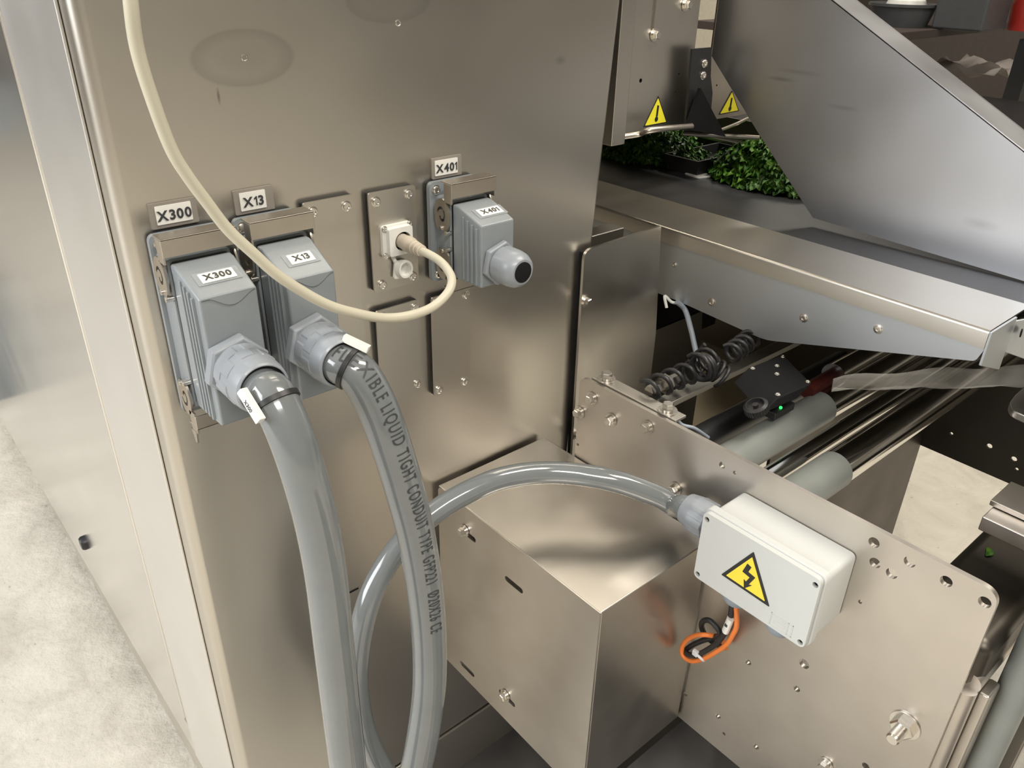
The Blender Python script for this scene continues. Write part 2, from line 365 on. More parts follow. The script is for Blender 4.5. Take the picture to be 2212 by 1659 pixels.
# ---------------------------------------------------------------- blank plates and socket plate
def cover_plate(name, label, cat, x0, x1, zt, zb, screws, group=None):
    t = thing(name, label, cat, ((x0 + x1) / 2, 0, zb), group)
    MB().mesh_data(plate_mesh(rrect(x0 + .0006, x1 - .0006, zb + .0006, zt - .0002, .002), [], .0042), M_Y(-.0021)).build('gasket', GASKET, t)
    MB().mesh_data(plate_mesh(rrect(x0, x1, zb, zt, .0025), [], .0014), M_Y(-.0050)).build('plate', S_CAB, t, bevel=.0003)
    for x, z in screws: put(SC_S, 'screw', t, (x, -.0057, z), NY)
    return t
G = 'blank cover plates on the cabinet front'
cover_plate('blank_plate', 'tall blank steel cover plate between the X13 connector and the network socket', 'cover plate', .2395, .2795, -.1555, -.279, [(.2465, -.1625), (.2725, -.163), (.2465, -.272), (.2725, -.272)], G)
cover_plate('blank_plate', 'blank steel cover plate directly below the network socket', 'cover plate', .2905, .3305, -.2485, -.332, [(.2965, -.2545), (.3265, -.2545), (.2965, -.3245), (.3255, -.3235)], G)
cover_plate('blank_plate', 'blank steel cover plate directly below the X401 connector', 'cover plate', .3425, .3820, -.2505, -.343, [(.3475, -.2565), (.3775, -.2565), (.3475, -.337), (.3750, -.338)], G)
sp = cover_plate('socket_plate', 'steel mounting plate holding the white network socket', 'socket plate', .2905, .3310, -.1570, -.2335, [(.2965, -.1640), (.3250, -.1630), (.2975, -.2280), (.3255, -.2275)])
# white socket with hinged cap
ns = thing('network_socket', 'white plastic network socket with an open round flap below the opening', 'socket', (.311, -.0057, -.207))
o1 = rpoly([(.2985, -.2065), (.3245, -.2065), (.3245, -.1825), (.2985, -.1825)], .003)
MB().mesh_data(plate_mesh(o1, [circ(.3135, -.1950, .0078, 28)], .003), M_Y(-.0073)).build('flange', WHITE, ns, bevel=.0005)
o2 = rpoly([(.3015, -.2050), (.3220, -.2050), (.3220, -.1840), (.3015, -.1840)], .002)
MB().mesh_data(plate_mesh(o2, [circ(.3135, -.1950, .0072, 28)], .005), M_Y(-.0110)).build('bezel', WHITE, ns, bevel=.0006)
MB().lathe((.3135, -.0060, -.195), (0, -1, 0), [(.0075, 0), (.0075, .0008)], 24).build('opening', BLACKM, ns)
for x, z in ((.3005, -.1845), (.3228, -.1840), (.3003, -.2050), (.3226, -.2050)):
    put(SC_T, 'screw', ns, (x, -.0088, z), NY)
MB().tube(spline([(.3065, -.008, -.2065), (.3075, -.009, -.2095), (.3090, -.008, -.212)], 6), .0016, 8).build('hinge_strap', WHITE, ns)
cap = MB().mesh_data(plate_mesh(rpoly([(.3060, -.2245), (.3180, -.2265), (.3200, -.2125), (.3080, -.2105)], .002), [], .002), M_Y(-.0085)).build('flap', WHITE, ns, bevel=.0004)
MB().lathe((.3135, -.0090, -.2175), (.12, -1, .1), [(.0068, 0), (.0068, .0055), (.0052, .0055), (.0050, .0015)], 28).build('plug_ring', WHITE, cap)

# ---------------------------------------------------------------- heavy connectors
def hexring(r, r2, h): return [(r * .93, 0), (r, .0008), (r, h - .0012), (r * .92, h)]
def connector(txt, X0, X1, fy, zct, zcb, zb, fx0, fx1, fzb, gx, gz, ribs, label, lx, gl_kind, lipcurve):
    t = thing('cable_connector', label, 'connector', ((X0 + X1) / 2, 0, fzb), 'grey hooded cable connectors on the cabinet')
    # bulkhead flange and housing
    MB().mesh_data(plate_mesh(rrect(fx0 + .001, fx1 - .001, fzb + .001, -.1572, .005), [], .003), M_Y(-.0016)).build('gasket', GASKET, t)
    fl = MB().mesh_data(plate_mesh(rrect(fx0, fx1, fzb, -.1575, .005), [], .004), M_Y(-.0048))
    fl.prism(rrect(X0 - .001, X1 + .001, zb - .004, -.168, .003), 1, -.0250, -.006); fl.build('bulkhead_housing', HOOD, t, bevel=.0008)
    for x in (fx0 + .006, fx1 - .006):
        for z in (-.1635, fzb + .006): put(SC_S, 'screw', t, (x, -.0068, z), NY)
    MB().prism(rrect(X0 + .0006, X1 - .0006, zb - .001, -.1700, .003), 1, -.0265, -.0248).build('seal', GASKET, t)
    # hood: side profile in (y,z), tapered across x
    b = .0265; prof = [(-b, -.1700), (-.034, -.1705), (fy, zct), (fy, zb), (-b, zb - .001)]
    m = MB(); tp = .0012; N = len(prof); nx = 12
    vs = []
    for i in range(nx + 1):
        u = i / nx
        for (y, z) in prof:
            k = (-(y) - b) / (-fy - b); x = (X0 + k * tp) * (1 - u) + (X1 - k * tp) * u; vs.append((x, y, z))
    fs = [tuple(range(N)), tuple(range(nx * N, nx * N + N))[::-1]]
    for i in range(nx):
        for k in range(N): fs.append((i * N + k, (i + 1) * N + k, (i + 1) * N + (k + 1) % N, i * N + (k + 1) % N))
    m.poly(vs, fs); hood = m.build('hood', HOOD, t, bevel=.0016, seg=3)
    if lipcurve:   # curved roof lip running over the front face
        xs = [X0 + .0022 + (X1 - X0 - .0044) * i / 14 for i in range(15)]
        low = [(x, zct - .0008 - .0065 * max(0, math.sin(max(0, min(1, (i / 14 - .15) / .8)) * math.pi)) ** 1.3) for i, x in enumerate(xs)]
        pts = [(xs[0], zct + .0005)] + [(x, z) for x, z in low] + [(xs[-1], zct + .0005)]
        MB().prism(pts, 1, fy - .0007, fy + .0006).build('roof_lip', HOOD, hood, bevel=.0004)
    m = MB()
    for k in range(ribs):
        y = -.040 - k * .0052; zt_r = -.1705 + (zct + .1705) * (-.034 - y) / (-.034 - fy) - .004; m.prism([(y - .001, zt_r), (y + .001, zt_r), (y + .001, zb + .002), (y - .001, zb + .002)], 0, X0 - .0008, X0 + .003)
    m.build('rib', HOOD, hood, bevel=.0004)
    # label on sloping roof
    a = Vector((0, -.034, -.1705)); c = Vector((0, fy, zct)); d = (c - a).normalized(); nrm = Vector((0, d.z, -d.y)); nrm = nrm if nrm.z > 0 else -nrm
    ctr = a.lerp(c, .47) + Vector(((X0 + X1) / 2 + lx, 0, 0)); mt = Matrix(((1, 0, 0, 0), (0, -d.y, nrm.y, 0), (0, -d.z, nrm.z, 0), (0, 0, 0, 1))); mt = Matrix.Translation(ctr + nrm * .0003) @ mt
    lw = .0105 if len(txt) == 4 else .0082
    lm = MB().mesh_data(plate_mesh(rrect(-lw - .003, lw + .003, -.0062, .0056, .001), [], .0003), mt).build('label_film', CLEARF, hood)
    MB().mesh_data(plate_mesh(rrect(-lw, lw, -.0046, .0042, .0003), [], .0003), Matrix.Translation(nrm * .0003) @ mt).build('label', LABELW, lm)
    MB().mesh_data(label_text(txt, .0068, .00016), Matrix.Translation(nrm * .0006) @ mt).build('lettering', INK, lm, smooth=0)
    # two locking levers
    for up, zc in ((1, -.1800), (-1, fzb + .019)):
        lv = MB(); lx0, lx1 = X0 - .0042, X1 + .0042; y0 = -.0315
        za, zb_ = (-.1535, -.1648) if up > 0 else (fzb - .001, fzb + .009)
        lv.box(lx0, lx1, y0, y0 + .0011, min(za, zb_), max(za, zb_))
        lv.box(lx0, lx1, y0, -.018, *( (za - .0011, za) if up > 0 else (za, za + .0011)))
        L = lv.build('locking_lever', S_LEVER, t, bevel=.0004)
        for sx in (lx0 + .0006, lx1 - .0006):
            s = MB(); r = .0125; cy, cz = -.0185, zc
            ol = []
            for k in range(22):
                aa = math.radians(-60 + k * 300 / 21) if up > 0 else math.radians(60 - k * 300 / 21)
                ol.append((cy + r * .78 * math.cos(aa), cz + r * math.sin(aa) * 1.05))
            spir = []
            for k in range(26):
                q = k / 25; aa = math.radians(20 + 330 * q) * (1 if up > 0 else -1); rr = r * (.62 - .34 * q); spir.append((cy + rr * .8 * math.cos(aa), cz + rr * math.sin(aa)))
            inner = []
            for k in range(26):
                q = 1 - k / 25; aa = math.radians(20 + 330 * q) * (1 if up > 0 else -1); rr = r * (.62 - .34 * q) - .0022; inner.append((cy + rr * .8 * math.cos(aa), cz + rr * math.sin(aa)))
            s.mesh_data(plate_mesh(ol, [spir + inner], .0014), M_X(sx))
            s.box(sx - .0007, sx + .0007, -.031, -.022, *((-.169, -.1545) if up > 0 else (fzb - .004, fzb + .011)))
            s.build('spiral_arm', S_LEVER, L, bevel=.0002)
            MB().cyl((sx - .002, cy + .001, cz - .010 * up), (sx + .003, cy + .001, cz - .010 * up), .0018, 14).build('pin', S_BOLT, L)
            MB().cyl((sx - .002, cy - .006, cz - .0125 * up), (sx + .003, cy - .006, cz - .0125 * up), .0018, 14).build('pin', S_BOLT, L)
    if fzb < -.25: MB().prism([(-.020, fzb - .004), (-.029, fzb - .004), (-.027, fzb - .013), (-.024, fzb - .013)], 0, X0 - .0045, X0 - .0033).build('lever_tip', S_LEVER, t)
    # gland
    o = (gx, fy, gz)
    if gl_kind == 'hose':
        g = MB().lathe(o, (0, -1, 0), hexring(.0205, 0, .0085), 6, ph=.25).build('gland_nut', GLAND, t, bevel=.0008)
        rr = lambda base, ph_: (lambda k: base * (1.0 if (k + ph_) % 12 < 4 else 1.035))
        m = MB().lathe((gx, fy - .0085, gz), (0, -1, 0), [(.0162, 0), (.0162, .0025), (rr(.0168, 0), .0027), (rr(.0170, 0), .0115), (rr(.0170, 6), .0117), (rr(.0170, 6), .0205), (.0171, .0207), (.0169, .0265), (.0160, .0315), (.0150, .0325), (.0144, .0325), (.0142, .026)], 96)
        gc = m.build('gland_cap', GLAND, t, smooth=18)
        MB().lathe((gx, fy - .0085 - .0262, gz), (0, -1, 0), [(.0141, 0), (.0141, .0035)], 32).build('seal', GASKET, gc)
    else:
        MB().lathe(o, (0, -1, 0), hexring(.0172, 0, .0055), 6, ph=.3).build('gland_nut', GLAND, t, bevel=.0008)
        m = MB().lathe((gx, fy - .0055, gz), (0, -1, 0), [(.0128, 0), (.0128, .001), (lambda k: .0142 * (1 if k % 8 else .97), .0015), (lambda k: .0142 * (1 if k % 8 else .97), .012), (.0136, .0165), (.0118, .0205), (.0095, .0225), (.0078, .0225)], 64)
        gc = m.build('gland_cap', GLAND, t, smooth=40)
        lab(MB().lathe((gx, fy - .0275, gz), (0, -1, 0), [(.0078, 0), (.0078, .0011), (.0072, .0013)], 32).build('blanking_plug', BLACKM, gc), 'black disc filling the gland')
    return t
connector('X300', .1400, .1775, -.0640, -.1815, -.183, -.2665, .1365, .1815, -.282, .1552, -.2265, 4, 'largest grey hooded connector marked X300, leftmost on the cabinet, feeding a thick hose', .0008, 'hose', True)
connector('X13', .1945, .2300, -.0630, -.1835, -.185, -.2680, .1895, .2345, -.282, .2075, -.2275, 4, 'grey hooded connector marked X13, second from the left and half behind a cream cable', .0018, 'hose', True)
connector('X401', .3495, .3835, -.0600, -.1790, -.1805, -.2275, .3430, .3890, -.237, .3672, -.2095, 4, 'smaller grey hooded connector marked X401 with an empty gland and black plug', .0030, 'blank', False)

# ---------------------------------------------------------------- conduits and cables
def conduit(pts, r, label, cat='conduit', mat=None, n=28, res=14, name='conduit'):
    path = spline(pts, res); t = thing(name, label, cat, path[-1]); MB().tube(path, r, n).build('sheath', mat or HOSE, t, smooth=60); return t, path
def ringtie(t, path, i, r, mat, wdt=.0035, name='cable_tie'):
    p, tt, a, b = frames(path)[i]
    MB().lathe(p - tt * wdt / 2, tt, [(r + .0001, 0), (r + .0012, .0002), (r + .0012, wdt - .0002), (r + .0001, wdt)], 36).build(name, mat, t); return p, tt, a, b
c1pts = [(.1552, -.088, -.2265), (.1552, -.105, -.2275), P(590, 858, 1, -.115), P(624, 930, 1, -.128), P(655, 1020, 1, -.136), P(684, 1130, 1, -.140), P(705, 1250, 1, -.143), P(722, 1400, 1, -.146), P(739, 1550, 1, -.149), P(752, 1665, 1, -.150), P(762, 1800, 1, -.15), P(768, 1950, 1, -.15), (.152, -.17, -.80), (.155, -.23, -.872), (.16, -.34, -.8865), (.17, -.60, -.8865)]
c1, path1 = conduit(c1pts, .013, 'thick grey conduit hanging straight down from the X300 connector, nearest the left edge')
c2pts = [(.2075, -.087, -.2275), (.2070, -.100, -.2280), P(775, 810, 1, -.112), P(815, 880, 1, -.122), P(845, 960, 1, -.130), P(872, 1050, 1, -.134), P(900, 1160, 1, -.137), P(919, 1280, 1, -.139), P(928, 1400, 1, -.139), P(926, 1500, 1, -.139), P(912, 1600, 1, -.139), P(893, 1680, 1, -.137), P(850, 1800, 1, -.135), (.200, -.15, -.77), (.21, -.21, -.865), (.225, -.33, -.8865), (.235, -.60, -.8865)]
c2, path2 = conduit(c2pts, .013, 'thick grey conduit printed with black lettering, hanging from the X13 connector')
c3pts = [(.4535, -.210, -.3990), (.4525, -.197, -.3987), P(1455, 1092, 1, -.182), P(1420, 1072, 1, -.170), P(1330, 1040, 1, -.145), P(1250, 1025, 1, -.122), P(1180, 1021, 1, -.105), P(1115, 1027, 1, -.094), P(1050, 1045, 1, -.086), P(960, 1092, 1, -.078), P(885, 1155, 1, -.074), P(826, 1235, 1, -.074), P(790, 1320, 1, -.077), P(772, 1420, 1, -.080), P(775, 1520, 1, -.084), P(800, 1610, 1, -.088), P(850, 1690, 1, -.095), P(920, 1730, 1, -.10), (.262, -.105, -.735), (.275, -.125, -.80), (.275, -.19, -.872), (.285, -.33, -.8895), (.285, -.60, -.8895)]
c3, path3 = conduit(c3pts, .0095, 'thinner grey conduit arching from the junction box over the steel cover and looping down')
# print on conduit 2 (and faint on others)
def wrap_text(path, r, txt, s0, size, side, t, sx=.62, start=0, name='printed_lettering'):
    me = text_mesh(txt, size, .00012, extr=0, space=1.25, sx=sx)
    bm = bmesh.new(); bm.from_mesh(me)
    lo = min(v.co.x for v in bm.verts); 
    for k in range(-7, 8):
        g = bm.verts[:] + bm.edges[:] + bm.faces[:]; bmesh.ops.bisect_plane(bm, geom=g, plane_co=(0, k * size / 14, 0), plane_no=(0, 1, 0))
    fr = frames(path); cum = [0]
    for a_, b_ in zip(fr, fr[1:]): cum.append(cum[-1] + (b_[0] - a_[0]).length)
    total = s0 
    for v in bm.verts:
        s = s0 + (v.co.x - lo); i = 0
        while i < len(cum) - 2 and cum[i + 1] < s: i += 1
        f = (s - cum[i]) / (cum[i + 1] - cum[i]); p = fr[i][0].lerp(fr[i + 1][0], f); tt = fr[i][1].lerp(fr[i + 1][1], f).normalized()
        view = (CAM + Vector((0, 0, 0)) - p); view = (view - tt * view.dot(tt)).normalized(); right = tt.cross(view)
        ang = side - v.co.y / r
        v.co = p + (view * math.cos(ang) + right * math.sin(ang)) * (r + .00025)
    m = MB(); m.bm.free(); m.bm = bm; o = m.build(name, INK, t, smooth=0, recalc=False)
    return o, (max(v.co.x for v in me.vertices) - lo)
wrap_text(path2, .013, 'FLEXIBLE LIQUID TIGHT CONDUIT TYPE GFP221  Ø20X26 CE', .014, .0132, -.40, c2, sx=.50)
# marker tags
def marker(t, path, i, r, off, txt, L=.019, roll=0):
    p, tt, a, b = ringtie(t, path, i, r, BLACK)
    view = (CAM - p); view = (view - tt * view.dot(tt)).normalized(); side = tt.cross(view)
    n_ = (view * math.cos(off) + side * math.sin(off)).normalized(); s2 = tt.cross(n_)
    c = p + n_ * (r + .0035) + tt * (-.002); mt = Matrix((( *[0]*4,),)*4) if False else Matrix.Translation(c) @ Matrix(((tt.x, s2.x, n_.x, 0), (tt.y, s2.y, n_.y, 0), (tt.z, s2.z, n_.z, 0), (0, 0, 0, 1))) @ Matrix.Rotation(roll, 4, 'Z')
    mk = MB().mesh_data(plate_mesh(rrect(-L / 2, L / 2, -.0024, .0024, .0006), [], .0042), mt).build('marker_sleeve', WHITE, t, bevel=.0006)
    if txt: MB().mesh_data(text_mesh(txt, .0034), mt @ Matrix.Translation((0, 0, .0022))).build('lettering', INK, mk, smooth=0)
    m = MB(); m.lathe(p + n_ * (r - .0006) - tt * .002, tt, [(.0022, 0), (.0022, .004)], 10); m.build('tie_head', BLACK, t)
marker(c1, path1, 31, .013, .85, 'X300', .021, -.1)
marker(c2, path2, 22, .013, -1.15, '', .017, -.1)
# cream network cable
cab_pts = [(.3115, -.030, -.1965), P(913, 543, 1, -.045), P(946, 561, 1, -.060), P(967, 583, 1, -.074), P(976, 607, 1, -.084), P(966, 634, 1, -.091), P(933, 664, 1, -.097), P(884, 682, 1, -.1), P(830, 687, 1, -.1), P(770, 677, 1, -.1), P(700, 655, 1, -.1), P(609, 601, 1, -.1), P(546, 546, 1, -.1), P(491, 494, 1, -.1), P(444, 433, 1, -.102), P(405, 380, 1, -.104), P(370, 322, 1, -.106), P(330, 217, 1, -.11), P(297, 108, 1, -.115), P(282, 0, 1, -.12), P(274, -120, 1, -.122), P(272, -260, 1, -.12), (.126, -.11, .20), (.135, -.09, .55)]
cbl, pathc = conduit(cab_pts, .0031, 'thin cream network cable sweeping down from the top left into the white socket', 'cable', CREAM, 16, 10, 'network_cable')
a = Vector((.3133, -.010, -.1950)); b_ = Vector(cab_pts[1])
bt = MB().lathe(a, b_ - a, [(.0055, 0), (.0055, .010), (.0062, .012), (.0060, .017), (.0048, .019), (.0048, .021), (.0052, .0215), (.0050, .024), (.0044, .0245), (.0044, .026), (.0048, .0265), (.0046, .029), (.0040, .0295), (.0040, .031), (.0044, .0315), (.0042, .034), (.0034, .0345), (.0034, (b_ - a).length)], 24)
lab(bt.build('strain_boot', BOOT, cbl), 'ribbed beige strain relief boot')

# ---------------------------------------------------------------- folded steel cover box
bx = thing('cover_box', 'folded stainless steel cover box bolted between the cabinet and the perforated plate', 'machine cover', (.41, -.108, -.66))
X0, X1, Y0, Y1, ZT, ZB = .3440, .4765, -.2120, -.0045, -.4375, -.657
MB().box(X0 + .0006, X1, Y0, Y1, ZT - .0018, ZT).build('top_panel', S_BOX, bx, bevel=.0009)
side = MB().mesh_data(plate_mesh(rpoly([(Y0 + .0004, ZB - .003), (Y0 + .0004, ZT - .0004), (Y1, ZT - .0004), (Y1, ZB)], [0, 0, .006, 0]), [slot(-.1135, -.480, .018, .0028, 0), slot(-.046, -.641, .018, .0028, 0), slot(-.049, -.4665, .018, .0028, 0), slot(-.108, -.6265, .018, .0028, 0)], .0018), M_X(X0 + .0009)).build('side_panel', S_PLATE, bx, bevel=.0003)  # brighter steel on this side puts light from the left into its colour
MB().box(X0 + .0018, X1 - .0012, Y0, Y0 + .0018, ZB, ZT - .0004).build('front_panel', S_BOX, bx, bevel=.0006)
MB().box(X0 + .02, X1 + .001, Y0 + .0018, Y0 + .016, ZB, ZB + .0018).build('bottom_flange', S_BOX, bx)
MB().box(X0 + .05, X1, Y1 - .01, Y1, ZB, ZT - .002).build('back_flange', S_DARK, bx)
put(B_M5, 'bolt', bx, (X0 - .0004, -.0455, -.4640), NX, .3); put(B_M5, 'bolt', bx, (X0 - .0004, -.1065, -.6235), NX, .1)

# ---------------------------------------------------------------- perforated side plate
pl = thing('perforated_plate', 'large flat stainless steel side plate with drilled holes, carrying the grey junction box', 'machine plate', (.480, -.23, -.662))
XP = .478
big = [(1888, 1172), (1890, 1216), (1965, 1214), (1926, 1239), (2044, 1256), (2127, 1301), (1737, 1434)]
med = [(1616, 1431), (1721, 1488), (1551, 1547), (1633, 1613), (1560, 1005), (1870, 1655)]; sml = [(1858, 1300), (1564, 1585), (1587, 1021), (1248, 960), (1785, 1700)]
holes = []
for lst, r in ((big, .0040), (med, .0030), (sml, .0016)):
    for q in lst:
        c = P(*q, 0, XP); holes.append(circ(c.y, c.z, r if q != (1737, 1434) else .0044, 18))
holes.append(slot(-.2145, -.625, .0, .0022))
ol = rpoly([(-.0475, -.660), (-.0475, -.3495), (-.4185, -.3475), (-.4180, -.660)], [.002, .010, .012, .006], 8)
MB().mesh_data(plate_mesh(ol, holes, .004), M_X(XP + .002)).build('plate', S_PLATE, pl, bevel=.0005)
for q, me in (((1280, 860), B_M5), ((1253, 890), B_M5), ((1322, 906), B_M5), ((1400, 922), B_M5), ((1460, 1055), B_M5), ((1785, 1650), B_M5)):
    c = P(*q, 0, XP); put(me, 'bolt', pl, (XP - .0003, c.y, c.z), NX, R_.random())
c = P(1956, 1565, 0, XP); lab(put(B_STUD, 'stud_bolt', pl, (XP - .0002, c.y, c.z), NX, .2), 'bolt end standing proud through a hex nut')
br = thing('mounting_bracket', 'flat steel strip bolted along the top edge of the perforated plate', 'bracket', (.49, -.105, -.352))
MB().box(.4825, .4965, -.157, -.058, -.3500, -.3475).build('strip', S_CONV, br, bevel=.0004)
MB().box(.4825, .4845, -.157, -.058, -.375, -.350).build('web', S_CONV, br)
put(B_M6, 'bolt', br, (.4895, -.0700, -.3473), NZ, .3); put(B_M6, 'bolt', br, (.4895, -.1420, -.3473), NZ, .8)

# ---------------------------------------------------------------- junction box
jb = thing('junction_box', 'light grey plastic junction box with a yellow high voltage sticker on the perforated plate', 'junction box', (.453, -.28, -.437))
def rbox(m, x0, x1, y0, y1, z0, z1, r): m.prism(rrect(y0, y1, z0, z1, r, 6), 0, x0, x1)
m = MB(); rbox(m, .4405, .4775, -.3295, -.2325, -.4350, -.3745, .005); m.build('body', JBOX, jb, bevel=.0008)
m = MB(); rbox(m, .4335, .4410, -.3315, -.2300, -.4370, -.3700, .006); rbox(m, .4415, .4440, -.3305, -.2312, -.4360, -.3735, .0055); rim = m.build('lid', JBOX, jb, bevel=.0012, seg=3)
cs = [(-.2352, -.3775), (-.2352, -.4315), (-.3262, -.3775), (-.3262, -.4315)]
MB().mesh_data(plate_mesh(rrect(-.3298, -.2317, -.4355, -.3715, .005, 6), [circ(y, z, .0022, 18) for y, z in cs], .0042), M_X(.4313)).build('lid_face', JBOX, rim, bevel=.0009, seg=3)
for y, z in cs: MB().lathe((.4325, y, z), (-1, 0, 0), [(.0023, 0), (.0023, .0006)], 16).build('screw_recess', BLACKM, rim)
# sticker
A = Vector(P(1630, 1192, 0, .4290)); B = Vector(P(1558, 1238, 0, .4290)); C3 = Vector(P(1663, 1311, 0, .4290))
A = Vector((.429, -.2775, -.3805)); B = Vector((.429, -.2555, -.4175)); C3 = Vector((.429, -.2985, -.4185))
tri = [(A.y, A.z), (B.y, B.z), (C3.y, C3.z)]; cy = sum(p[0] for p in tri) / 3; cz = sum(p[1] for p in tri) / 3
st = MB().mesh_data(plate_mesh(rpoly(tri, .0012), [], .0003), M_X(.4290)).build('warning_sticker', BLACK, rim)
MB().mesh_data(plate_mesh(rpoly([(cy + (p[0] - cy) * .80, cz + (p[1] - cz) * .80) for p in tri], .0006), [], .0003), M_X(.4287)).build('yellow_field', YELLOW, st)
def bolt_sym(cy, cz, s):
    # lightning arrow, drawn in (u right = -y, v up)
    pts = [(-.10, .62), (.12, .55), (.02, .22), (.40, .14), (.16, -.42), (.32, -.36), (-.02, -.78), (-.12, -.30), (.0, -.36), (.14, -.02), (-.26, .06)]
    return [(cy - u * s, cz + v * s) for u, v in pts]
MB().mesh_data(plate_mesh(bolt_sym(cy + .0005, cz + .0022, .0165), [], .0003), M_X(.4284)).build('lightning_arrow', BLACK, st)
m = MB()                                                      # moulded frame in the lid corner
y0, y1, z0, z1 = -.319, -.301, -.4325, -.4215
for q in ((y0, y1, z0, z0 + .0005), (y0, y1, z1 - .0005, z1), (y0, y0 + .0005, z0, z1), (y1 - .0005, y1, z0, z1), (y0 + .0035, y0 + .004, z0, z1), (y0 + .006, y1 - .003, z0 + .003, z0 + .0036), (y0 + .006, y1 - .003, z0 + .0055, z0 + .0062), (y0 + .006, y1 - .003, z0 + .008, z0 + .0086)): m.box(.4289, .4293, *q)
m.build('moulded_mark', JBOX, rim)
m = MB().lathe((.4535, -.2305, -.3990), (0, 1, 0), hexring(.0150, 0, .006), 6, ph=.2); m.build('gland_nut', GLAND_D, jb, bevel=.0006)
m = MB().lathe((.4535, -.2245, -.3990), (0, 1, 0), [(.0135, 0), (lambda k: .0150 * (1.04 if k % 8 < 3 else .98), .0008), (lambda k: .0150 * (1.04 if k % 8 < 3 else .98), .014), (.0146, .016), (.0128, .024), (.0100, .0262), (.0096, .022)], 64); m.build('gland_cap', GLAND, jb, smooth=32)
for y, h in ((-.2585, .012), (-.2985, .012)):
    MB().lathe((.4540, y, -.4368), (0, 0, -1), hexring(.0128, 0, .004), 6).build('gland_nut', GLAND_D, jb, bevel=.0005)
    MB().lathe((.4540, y, -.4408), (0, 0, -1), [(lambda k: .0118 * (1 if k % 8 else .97), 0), (lambda k: .0118 * (1 if k % 8 else .97), .009), (.0112, .013), (.0088, .0165), (.006, .017)], 64).build('gland_cap', GLAND_D, jb, smooth=40)

# wire loops below the box
def wire(pts, r, mat, label, name='wire_loop', cat='wire'):
    path = spline(pts, 10); o = MB().tube(path, r, 14).build(name, mat, smooth=60); tag(o, label, cat); return o, path
xw = .452
zm = (280 / 2212)
def q5(x, y, d=xw): return P(1380 + x * .11754, 1300 + y * .11754, 0, d)
wire([(xw, -.2585, -.452), q5(1800, 400), q5(1730, 600), q5(1600, 790), q5(1400, 930), q5(1200, 1040), q5(1000, 1090), q5(860, 1040), q5(790, 930), q5(810, 800), q5(900, 690), q5(1040, 620), q5(1200, 605), q5(1380, 625, xw + .006), q5(1480, 640, xw + .010), q5(1560, 760, xw + .012), q5(1600, 850, xw + .02)], .0021, ORANGE, 'orange wire looped and tied below the junction box')
wire([(xw - .001, -.2570, -.452), q5(1660, 420), q5(1560, 600), q5(1420, 770), q5(1230, 900), q5(1040, 985), q5(900, 960), q5(860, 900, xw + .004), q5(960, 810, xw + .006), q5(1150, 720, xw + .006), q5(1380, 650, xw + .006), q5(1500, 600, xw + .004), q5(1420, 450, xw + .004), q5(1300, 345, xw + .004), q5(1190, 350, xw + .004), q5(1150, 440, xw + .005), q5(1200, 580, xw + .008), q5(1290, 690, xw + .010), q5(1500, 820, xw + .014), q5(1580, 820, xw + .02)], .0024, BLACK, 'black wire coiled beside the orange one below the junction box')
t = thing('cable_tie', 'small translucent white cable tie around the orange and black wires', 'cable tie', q5(1100, 980))
MB().tube(spline([q5(1030, 940, xw - .003), q5(1110, 1010, xw - .0034), q5(1170, 1065, xw - .002), q5(1190, 1070, xw + .002), q5(1120, 960, xw + .004), q5(1050, 900, xw + .002)], 6), .0013, 8).build('strap', TIE, t)
p = q5(1035, 940, xw - .003); MB().box(p.x - .0015, p.x + .002, p.y - .0028, p.y + .0024, p.z - .0028, p.z + .0028).build('tie_head', TIE, t, bevel=.0006)
p0, p1 = q5(1690, 300, xw - .002), q5(1590, 540, xw - .002)
t = thing('wire_marker', 'small white marker sleeve on the black wire right below the gland', 'marker', p1)
MB().tube([p0, p0.lerp(p1, .5), p1], .0036, 12, flat=.8).build('sleeve', WHITE, t)
pc = p0.lerp(p1, .45) + Vector((-.0036, 0, 0)); MB().box(pc.x, pc.x + .001, pc.y - .0012, pc.y + .0014, pc.z - .0008, pc.z + .0016).build('printed_mark', INK, t)

# ---------------------------------------------------------------- conveyor
cv = thing('belt_conveyor', 'stainless steel belt conveyor running out beside the cabinet under the chute', 'conveyor', (.85, 0, -.33))
XC = .64; ZA = -.2505
ap = MB().prism([(-.3185, ZA), (.40, ZA), (.40, ZA - .0018), (-.3185, ZA - .0018)], 0, XC + .002, .7205)
ap.build('edge_apron', S_CONV, cv)
# rounded fold + lip with chamfered corner at the near end
pr = [(XC + .0025, ZA)]
for k in range(5):
    a_ = k / 4 * math.pi / 2; pr.append((XC + .0025 - .0025 * math.sin(a_), ZA - .0025 + .0025 * math.cos(a_)))
pr += [(XC, -.266), (XC + .0018, -.266), (XC + .0018, ZA - .002), (XC + .0025, ZA - .0018)]
MB().prism(pr, 1, -.3185, .40).build('lip', S_CONV, cv, smooth=50)
sd = rpoly([(.40, -.262), (.40, -.3240), (-.0240, -.3240), (-.1330, -.3290), (-.3150, -.2785), (-.3200, -.262)], [0, 0, .002, .01, .003, 0])
MB().mesh_data(plate_mesh(sd, [], .002), M_X(XC + .0032)).build('side_panel', S_BLUE, cv, bevel=.0004)
for q in ((1457, 572), (1537, 653), (1736, 687), (1897, 711)):
    c = P(*q, 0, XC + .002); r_ = screw_mesh(.0034 if q[0] > 1500 else .0022, .0015); put(r_, 'rivet', cv, (XC + .0022, c.y, c.z), NX)
MB().box(.7225, 1.075, -.62, .60, -.2600, -.2565).build('belt', BELT, cv, bevel=.001)
MB().box(.7205, .7225, -.62, .60, -.2680, -.2530).build('belt_guide', BLACKM, cv)
MB().box(XC + .01, 1.07, -.318, .35, -.2760, -.2610).build('slider_bed', S_INNER_SHADE, cv)
